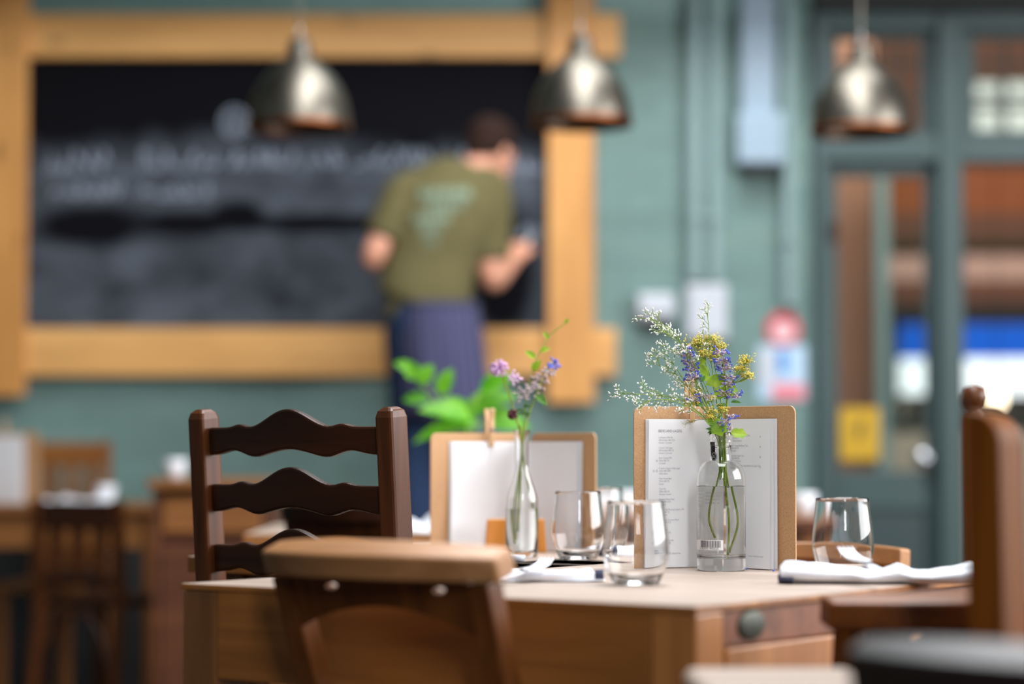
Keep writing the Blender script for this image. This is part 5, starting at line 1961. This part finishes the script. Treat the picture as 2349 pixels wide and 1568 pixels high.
# ------------------------------------------------------------------ napkins and forks
def napkin(label, pos, rz, L, Wd, roll, dark_end, wav=0.003, seed=1, group='folded white napkins'):
    """a cloth folded in layers and rolled along its front edge; local x along its length"""
    rn_ = random.Random(seed)
    t = thing('napkin', label, 'napkin', (pos[0], pos[1], TOP + 0.0006), rz, group)
    ph = [rn_.uniform(0, 6) for _ in range(8)]

    def layer(z, s, mat, nm, x0=0.0, x1=1.0, y0=0.0, y1=1.0):
        def f(a, b):
            x = (x0 + (x1 - x0) * a - 0.5) * L
            y = (y0 + (y1 - y0) * b - 0.5) * Wd
            w_ = wav * (math.sin(14 * a + ph[s % 8]) * 0.5 + math.sin(9 * b + 5 * a + ph[(s + 1) % 8]) * 0.5) * (0.4 + b)
            return (x + 0.003 * math.sin(11 * b + s), y + 0.004 * math.sin(7 * a + s), z + abs(w_))
        o = obj(nm, MB().grid(f, 40, 18, lambda a, b: (a * L, b * Wd)), mat, t, smooth=True, solid=0.0012)
        return o
    layer(0.0012, 0, M['napkin'], 'under_layer')
    layer(0.0052, 2, M['napkin'], 'middle_layer', 0.02, 0.97, 0.1, 0.97)
    layer(0.0098, 5, M['napkin'], 'upper_layer', 0.05, 0.93, 0.22, 0.92)
    # rolled front edge
    m = MB()
    N = 30
    rs = []
    for i in range(N + 1):
        a = i / N
        r = roll * (1 + 0.08 * math.sin(9 * a + ph[3]))
        cx_ = (a - 0.5) * L * 0.98
        cyl = -Wd * 0.5 + 0.012 + 0.006 * math.sin(5 * a + ph[2])
        ring = []
        for k in range(18):
            an = 2 * math.pi * k / 18
            ring.append(Vector((cx_, cyl + r * 1.25 * math.cos(an), r + 0.0003 + r * math.sin(an) * (1 + 0.06 * math.sin(3 * an + 8 * a)))))
        rs.append(ring)
    m.rings(rs)
    base_i = len(m.v) - (N + 1) * 18
    for i in range(N + 1):
        for k in range(18):
            m.uv[base_i + i * 18 + k] = (i / N * L, k / 18 * 0.09)
    obj('rolled_edge', m, M['napkin'], t, smooth=True)
    # navy hem band at the end
    hb = MB()
    for s in dark_end:
        rs = []
        for i in range(4):
            a = i / 3
            cx_ = s * (0.5 * L * 0.98 - 0.012 + 0.0125 * a)
            ang_a = (cx_ / (L * 0.98)) + 0.5
            r = roll * (1 + 0.08 * math.sin(9 * ang_a + ph[3])) + 0.0008
            cyl = -Wd * 0.5 + 0.012 + 0.006 * math.sin(5 * ang_a + ph[2])
            rs.append([Vector((cx_, cyl + r * 1.25 * math.cos(q), r + 0.0002 + r * math.sin(q))) for q in [2 * math.pi * k / 18 for k in range(18)]])
        hb.rings(rs)
    obj('hem', hb, M['hem'], t, smooth=True)
    return t


def fork(label, tip, tail, group='steel forks'):
    """tip, tail: points in the room; tines at the tip end"""
    tip, tail = Vector(tip), Vector(tail)
    d = tip - tail
    L = d.length
    rz = math.atan2(d.y, d.x)
    t = thing('fork', label, 'fork', tuple(tail), rz, group)
    t.rotation_euler = (0, -math.asin(d.z / L), rz)
    hd = MB()
    rs = []
    for x, w_, z in ((0, 0.006, 0), (0.02, 0.009, 0.0), (0.06, 0.006, 0.001), (0.10, 0.004, 0.003), (L - 0.075, 0.0045, 0.006), (L - 0.06, 0.011, 0.004), (L - 0.05, 0.0125, 0.003)):
        rs.append([(x, a * w_, z + b * 0.0011) for a, b in ((-1, -1), (1, -1), (1, 1), (-1, 1))])
    hd.rings(rs)
    obj('handle', hd, M['cutlery'], t, smooth=True, bevel=0.0008, angle=40)
    for k in range(4):
        y = (k - 1.5) * 0.0066
        m = MB()
        rs = []
        for x, w_, z in ((L - 0.051, 0.0024, 0.003), (L - 0.03, 0.002, 0.002), (L - 0.012, 0.0018, 0.005), (L, 0.001, 0.011)):
            rs.append([(x, y + a * w_, z + b * 0.001) for a, b in ((-1, -1), (1, -1), (1, 1), (-1, 1))])
        m.rings(rs)
        obj('tine', m, M['cutlery'], t, smooth=True, angle=40)
    return t


nl_ = T(1282, 1330, TOP)
napkin('white napkin with a navy hem left of the front glass', (nl_.x - 0.012, nl_.y + 0.005), math.radians(4), 0.145, 0.13, 0.0075, (1,), seed=3)
fork('steel fork lying on the left white napkin', P(1256, 1297, 3.50), P(1128, 1334, 3.37))
nr_ = T(2010, 1338, TOP)
t = thing('napkin', 'long crumpled white napkin with a dark end on the right of the table', 'napkin', (nr_.x, nr_.y, TOP + 0.0006), math.radians(-5), 'folded white napkins')
nsec = [(-0.135, 0.0, 0.030, 0.009, 0.012), (-0.128, 0.0, 0.034, 0.0125, 0.015), (-0.10, 0.0, 0.036, 0.0135, 0.0145), (-0.06, 0.002, 0.036, 0.012, 0.0125), (-0.03, 0.0, 0.034, 0.0105, 0.0108),
        (-0.012, -0.004, 0.028, 0.0082, 0.0085), (0.008, -0.002, 0.030, 0.0095, 0.0098), (0.03, 0.0, 0.034, 0.0125, 0.0128), (0.05, 0.002, 0.036, 0.009, 0.0093), (0.075, 0.0, 0.036, 0.0085, 0.0088), (0.105, 0.0, 0.036, 0.0115, 0.0118), (0.13, 0.0, 0.036, 0.0145, 0.0148), (0.142, 0.0, 0.033, 0.0125, 0.0128)]


def napkin_tube(secs, k, dz, seed, dy=0.0):
    rn_ = random.Random(seed)
    p1, p2 = rn_.uniform(0, 6), rn_.uniform(0, 6)
    m = MB()
    rs = []
    n = 48
    fine = []
    for i in range(len(secs) - 1):
        for q in range(5):
            f_ = q / 5
            fine.append(tuple(secs[i][c_] * (1 - f_) + secs[i + 1][c_] * f_ for c_ in range(5)))
    fine.append(secs[-1])
    for (x, y, ry, rz_, cz_) in fine:
        ring = []
        for kk in range(n):
            a = 2 * math.pi * kk / n
            w_ = 1 + 0.14 * math.sin(5 * a + 40 * x + p1) + 0.12 * math.sin(8 * a - 80 * x + p2)
            zz = cz_ * k + rz_ * k * math.sin(a) * (w_ if math.sin(a) > -0.2 else 1)
            ring.append(Vector((x, y + dy + ry * k * math.cos(a), max(0.0004, zz) + dz)))
        rs.append(ring)
    m.rings(rs, cap=False)
    for i in range(len(fine)):
        for kk in range(n):
            m.uv[i * n + kk] = (fine[i][0], kk / n * 0.16)
    return m


obj('outer_fold', napkin_tube(nsec, 1.0, 0, 2), M['napkin'], t, smooth=True, solid=0.0014)
obj('inner_fold', napkin_tube([(x * 0.93 + 0.004, y, ry * 0.72, rz_ * 0.55, cz_ * 0.6) for x, y, ry, rz_, cz_ in nsec], 1.0, 0.001, 5), M['napkin'], t, smooth=True, solid=0.0014)
obj('hem', napkin_tube([(-0.1375, 0, 0.026, 0.0045, 0.006), (-0.133, 0, 0.034, 0.0062, 0.0066), (-0.118, 0, 0.038, 0.0058, 0.006)], 1.0, 0, 2), M['hem'], t, smooth=True, solid=0.0014)
fork('steel fork on the right napkin with its tines towards the glass', P(1937, 1272, 3.40), P(1937, 1272, 3.40) + Vector((0.042, -0.12, -0.021)))

# ================================================================== ON THE SECOND TABLE
PL2, S2, PR2 = P(988, 1260, 4.50), P(1215, 1258, 4.60), P(1366, 1262, 4.42)
for q in (PL2, S2, PR2):
    q.z = 0
mh2 = P(1200, 993, 4.5).z - TOP
menu2, pages2 = menu('menu', 'blurred brown board menu on the second table behind the plant bottle', PL2, S2, PR2, TOP + 0.0005, mh2, ((1030, 0), (1338, 0)), mh2 - 0.016, False, 1122)
bk = T(1183, 1267, TOP)
o = MB()
wd = 0.057
o.prism([(-wd, 0), (wd, 0), (wd - 0.004, 0.061), (-wd + 0.004, 0.061)], 0, 0.03, lambda p, q, w_: (p, w_, q))
bko = obj('wood_block', o, M['block'], bevel=0.002)
bko.location = (bk.x, bk.y, TOP + 0.0003)
tag(bko, 'small orange wooden block behind the blurred plant bottle', 'block')
B2 = T(1197, 1277, TOP)
t = thing('bottle', 'slender glass bottle with leafy stems on the second table', 'bottle', (B2.x, B2.y, TOP + 0.0005))
b2h = P(1197, 985, B2.y).z - TOP
R2 = 0.029
pr2 = [(0.0, 0.001), (R2 * 0.9, 0.0), (R2, 0.005), (R2, 0.095)]
for k in range(1, 9):
    a = k / 8
    pr2.append((R2 + (0.0125 - R2) * (a * a * (3 - 2 * a)), 0.095 + 0.065 * a))
pr2 += [(0.0125, b2h - 0.012), (0.0145, b2h - 0.01), (0.0145, b2h)]
in2 = [(max(0.002, r - 0.0022), z) for r, z in pr2 if z > 0.01][::-1] + [(R2 - 0.005, 0.01), (0, 0.011)]
obj('glass', MB().lathe(pr2 + in2, 48), M['bottle'], t, smooth=True, angle=60)
obj('water', MB().lathe([(0, 0.0105), (R2 - 0.0045, 0.0095), (R2 - 0.0014, 0.014), (R2 - 0.0014, 0.085), (0, 0.085)], 48), M['water'], t, smooth=True, angle=40)
BY2 = B2.y


def stem2(name, label, pts, adds, mat='stemd', r=0.0016):
    root = thing(name, label, 'flower', (B2.x, B2.y, TOP + 0.014), 0, 'stems in the second bottle')
    o_ = Vector((B2.x, B2.y, TOP + 0.014))
    path = catmull([P(u, v, BY2 + dy) for u, v, dy in pts], 6)
    obj('stem', rel(MB().tube(path, r, 6), o_), M[mat], root, smooth=True)
    px = BY2 / F
    for (kind, u, v, dy, s, mt) in adds:
        m = MB()
        c = P(u, v, BY2 + dy)
        if kind == 'pom':
            for k in range(70):
                d = Vector((rf.gauss(0, 1), rf.gauss(0, 1), rf.gauss(0, 1))).normalized()
                m.tube([c, c + d * s * px * 0.9, c + d * s * px], [0.0006, 0.0014, 0.0008], 5)
            tag(obj('petal', rel(m, o_), M[mt], root, smooth=True), kind='stuff')
        elif kind == 'whorl':
            for k in range(26):
                d = Vector((rf.gauss(0, 1), rf.gauss(0, 0.8), rf.gauss(0, 0.7))).normalized()
                m.blob(c + d * s * px * rf.uniform(0.3, 1), 0.002, d, 1.8, 5, 4)
            tag(obj('petal', rel(m, o_), M[mt], root, smooth=True), kind='stuff')
        else:
            m = leaf_mesh(c, (kind[0], -0.2, -kind[1]), (0.1, -0.8, 0.5), s * px, s * 0.62 * px)
            obj('leaf', rel(m, o_), M[mt], root, smooth=True)


stem2('lilac_flower', 'round lilac pompom flower beside the green leaves on the second table', [(1185, 1240, 0.0), (1180, 1160, 0.0), (1196, 1050, 0.0), (1192, 985, 0), (1170, 910, 0.005), (1148, 850, 0.01)], [('pom', 1146, 845, 0.01, 22, 'lil')])
stem2('blue_flower', 'grey-blue flower spike in the second bottle leaning right', [(1225, 1235, 0.0), (1222, 1160, 0.0), (1200, 1050, 0.0), (1204, 985, 0), (1232, 900, 0.0), (1255, 850, 0.0), (1276, 830, 0.0)],
      [('whorl', 1238, 872, 0, 22, 'cal'), ('whorl', 1258, 850, 0, 20, 'cal'), ('whorl', 1272, 838, 0, 18, 'bfl'), ('whorl', 1222, 892, 0, 20, 'cal'), ((0.7, 0.5), 1228, 905, 0, 36, 'leafm')])
stem2('green_sprig', 'thin green sprig standing highest in the second bottle', [(1188, 1230, 0.004), (1186, 1160, 0.004), (1198, 1050, 0.003), (1200, 985, 0), (1212, 890, 0.004), (1232, 820, 0.008), (1262, 770, 0.01), (1300, 738, 0.012)],
      [((0.4, -0.6), 1222, 850, 0.004, 30, 'lime'), ((-0.5, -0.5), 1226, 822, 0.004, 28, 'lime'), ((0.7, -0.3), 1240, 806, 0.004, 24, 'lime'), ((-0.4, -0.8), 1256, 776, 0.01, 18, 'lime'), ((0.3, -0.8), 1298, 742, 0.012, 14, 'lime')], 'stem', 0.0012)
stem2('plum_flower', 'small plum-coloured flower at the mouth of the second bottle', [(1190, 1215, -0.004), (1194, 1100, -0.004), (1198, 1020, -0.002), (1196, 985, 0), (1186, 968, -0.004), (1178, 955, -0.006)], [('pom', 1176, 950, -0.006, 13, 'plum'), ('whorl', 1205, 940, 0.0, 20, 'leafm'), ('whorl', 1195, 905, 0.0, 20, 'cal'), ('whorl', 1180, 868, 0.004, 18, 'lil')])
napkin('blurred white napkin with a dark hem behind the front left glass', (T(1402, 1273, TOP).x, T(1402, 1273, TOP).y), math.radians(38), 0.10, 0.07, 0.008, (-1,), seed=5)
o = obj('pebble_dish', MB().lathe([(0, 0.001), (0.011, 0.0), (0.0135, 0.004), (0.0145, 0.011), (0.0133, 0.011), (0.012, 0.004), (0, 0.003)], 28), M['white'], smooth=True)
pd = T(1186, 1288, TOP)
o.location = (pd.x, pd.y, TOP + 0.0003)
tag(o, 'tiny white dish in front of the blurred plant bottle', 'dish')

# ================================================================== FURTHER BACK
# potted plant with big bright leaves on the small table
pp = P(1075, 1000, 5.75)
t = thing('potted_plant', 'bright green broad-leaved plant rising behind the blurred menu', 'plant', (-0.115, 5.75, TOP + 0.0005))
po_ = Vector((-0.115, 5.75, TOP + 0.0005))
obj('pot', MB().lathe([(0, 0.0), (0.05, 0.0), (0.066, 0.11), (0.07, 0.112), (0.07, 0.128), (0.062, 0.128), (0.058, 0.1), (0, 0.1)], 36), M['terra'], t, smooth=True, angle=40)
Y5 = 5.75
for i, (u, v, du, dv, L, wd_, n_) in enumerate(((1050, 985, -0.9, -0.1, 110, 60, (0.1, -0.5, 0.8)), (1080, 960, -0.75, 0.25, 120, 76, (0.2, -0.55, 0.75)), (1075, 950, 0.6, 0.35, 120, 84, (-0.2, -0.6, 0.7)),
                                               (1100, 900, 0.5, 0.3, 100, 64, (-0.1, -0.6, 0.7)), (1110, 970, 0.8, 0.05, 110, 80, (0, -0.6, 0.7)), (1010, 905, 0.3, 0.8, 66, 42, (-0.2, -0.9, 0.3)),
                                               (985, 918, -0.7, 0.1, 62, 36, (0, -0.8, 0.5)), (955, 870, -0.4, 0.75, 52, 38, (0, -0.9, 0.4)), (960, 880, 0.5, 0.7, 56, 40, (0, -0.9, 0.4)), (940, 845, -0.8, 0.4, 40, 26, (0, -0.9, 0.4)),
                                               (1070, 985, -0.2, 0.5, 90, 70, (0, -0.7, 0.6)), (1000, 980, 0.9, 0.2, 100, 56, (0, -0.6, 0.7)))):
    px = Y5 / F
    c = P(u, v, Y5 + rf.uniform(-0.05, 0.05))
    m = leaf_mesh(c, (du, rf.uniform(-0.25, 0.1), dv), n_, L * px, wd_ * px, 0, 0.18)
    m.v = [tuple(Vector(p) - po_) for p in m.v]
    obj('leaf', m, M['basil'], t, smooth=True)
sm = MB()
for (u, v) in ((955, 870), (985, 918), (1010, 905), (1050, 985), (1080, 960), (1075, 950), (1100, 900), (1110, 970), (1000, 980)):
    q = P(u, v, Y5)
    sm.tube(catmull([po_ + Vector((0, 0, 0.1)), po_ + Vector((0.0, 0, 0.16)).lerp(q - po_, 0.5) + Vector((0, 0, 0.03)), q], 6), 0.0025, 6)
sm.v = [tuple(Vector(p) - po_) for p in sm.v]
obj('stem', sm, M['stem'], t, smooth=True)


def far_napkin(label, pos, rz, L, Wd, z=TOP, hh=0.03):
    t = tag(obj('napkin', MB().grid(lambda a, b: ((a - 0.5) * L, (b - 0.5) * Wd, 0.002 + hh * (0.5 + 0.3 * math.sin(9 * a + 2 * b) + 0.2 * math.sin(7 * b + 3)) * math.sin(math.pi * a) ** 0.4 * math.sin(math.pi * b) ** 0.4), 24, 16, lambda a, b: (a * L, b * Wd)), M['napkin'], smooth=True, solid=0.002), label, 'napkin', 'folded white napkins')
    t.location = (pos[0], pos[1], z + 0.0005)
    t.rotation_euler = (0, 0, rz)
    return t


def cup(label, pos, z=TOP, first=[]):
    if not first:
        pr_ = [(0.0, 0.002), (0.018, 0.002), (0.02, 0.0), (0.023, 0.002), (0.031, 0.02), (0.0355, 0.045), (0.037, 0.062)]
        o = obj('cup', MB().lathe(pr_ + [(0.0355, 0.063)] + [(r - 0.0028, z_) for r, z_ in pr_[::-1] if z_ > 0.01] + [(0.0, 0.008)], 36), M['china'], smooth=True)
        first.append(o)
    else:
        o = first[0].copy()
        COL.objects.link(o)
    o.location = (pos[0], pos[1], z + 0.0004)
    return tag(o, label, 'cup', 'white cups on the far tables')


far_napkin('crumpled white napkin at the right end of the small table', (P(978, 1215, 5.62).x, 5.62), 0.1, 0.10, 0.2, hh=0.045)
cup('white cup standing on the small table, right of the low dark chair', (P(852, 1228, 5.53).x, 5.53))
cup('white cup on the top of the sideboard under the chalkboard', (P(402, 1075, 7.75).x, 7.75), sbz)
cup('white cup at the right end of the far-left table by the wall', (P(243, 1100, 8.5).x, 8.5))
far_napkin('white napkin on the far-left table nearest its right corner', (P(212, 1130, 8.42).x, 8.43), 0.3, 0.16, 0.12)
far_napkin('white napkin on the far-left table beside the menu', (P(132, 1130, 8.42).x, 8.42), -0.2, 0.12, 0.12)
cup('white cup on the far table just right of the open menu', (P(1846, 1150, 7.0).x, 7.0))
cup('white cup on the far table, left of two beside the front glass', (P(1384, 1150, 7.05).x, 7.05))
cup('white cup on the far table, right of two beside the front glass', (P(1434, 1150, 7.15).x, 7.15))
PL3, S3, PR3 = P(-150, 1145, 8.5), P(-30, 1145, 8.56), P(88, 1145, 8.48)
for q in (PL3, S3, PR3):
    q.z = 0
menu('menu', 'blurred brown board menu on the far-left table at the picture edge', PL3, S3, PR3, TOP + 0.0005, P(40, 992, 8.5).z - TOP, ((-120, 0), (58, 0)), P(40, 992, 8.5).z - TOP - 0.012, False, 12)
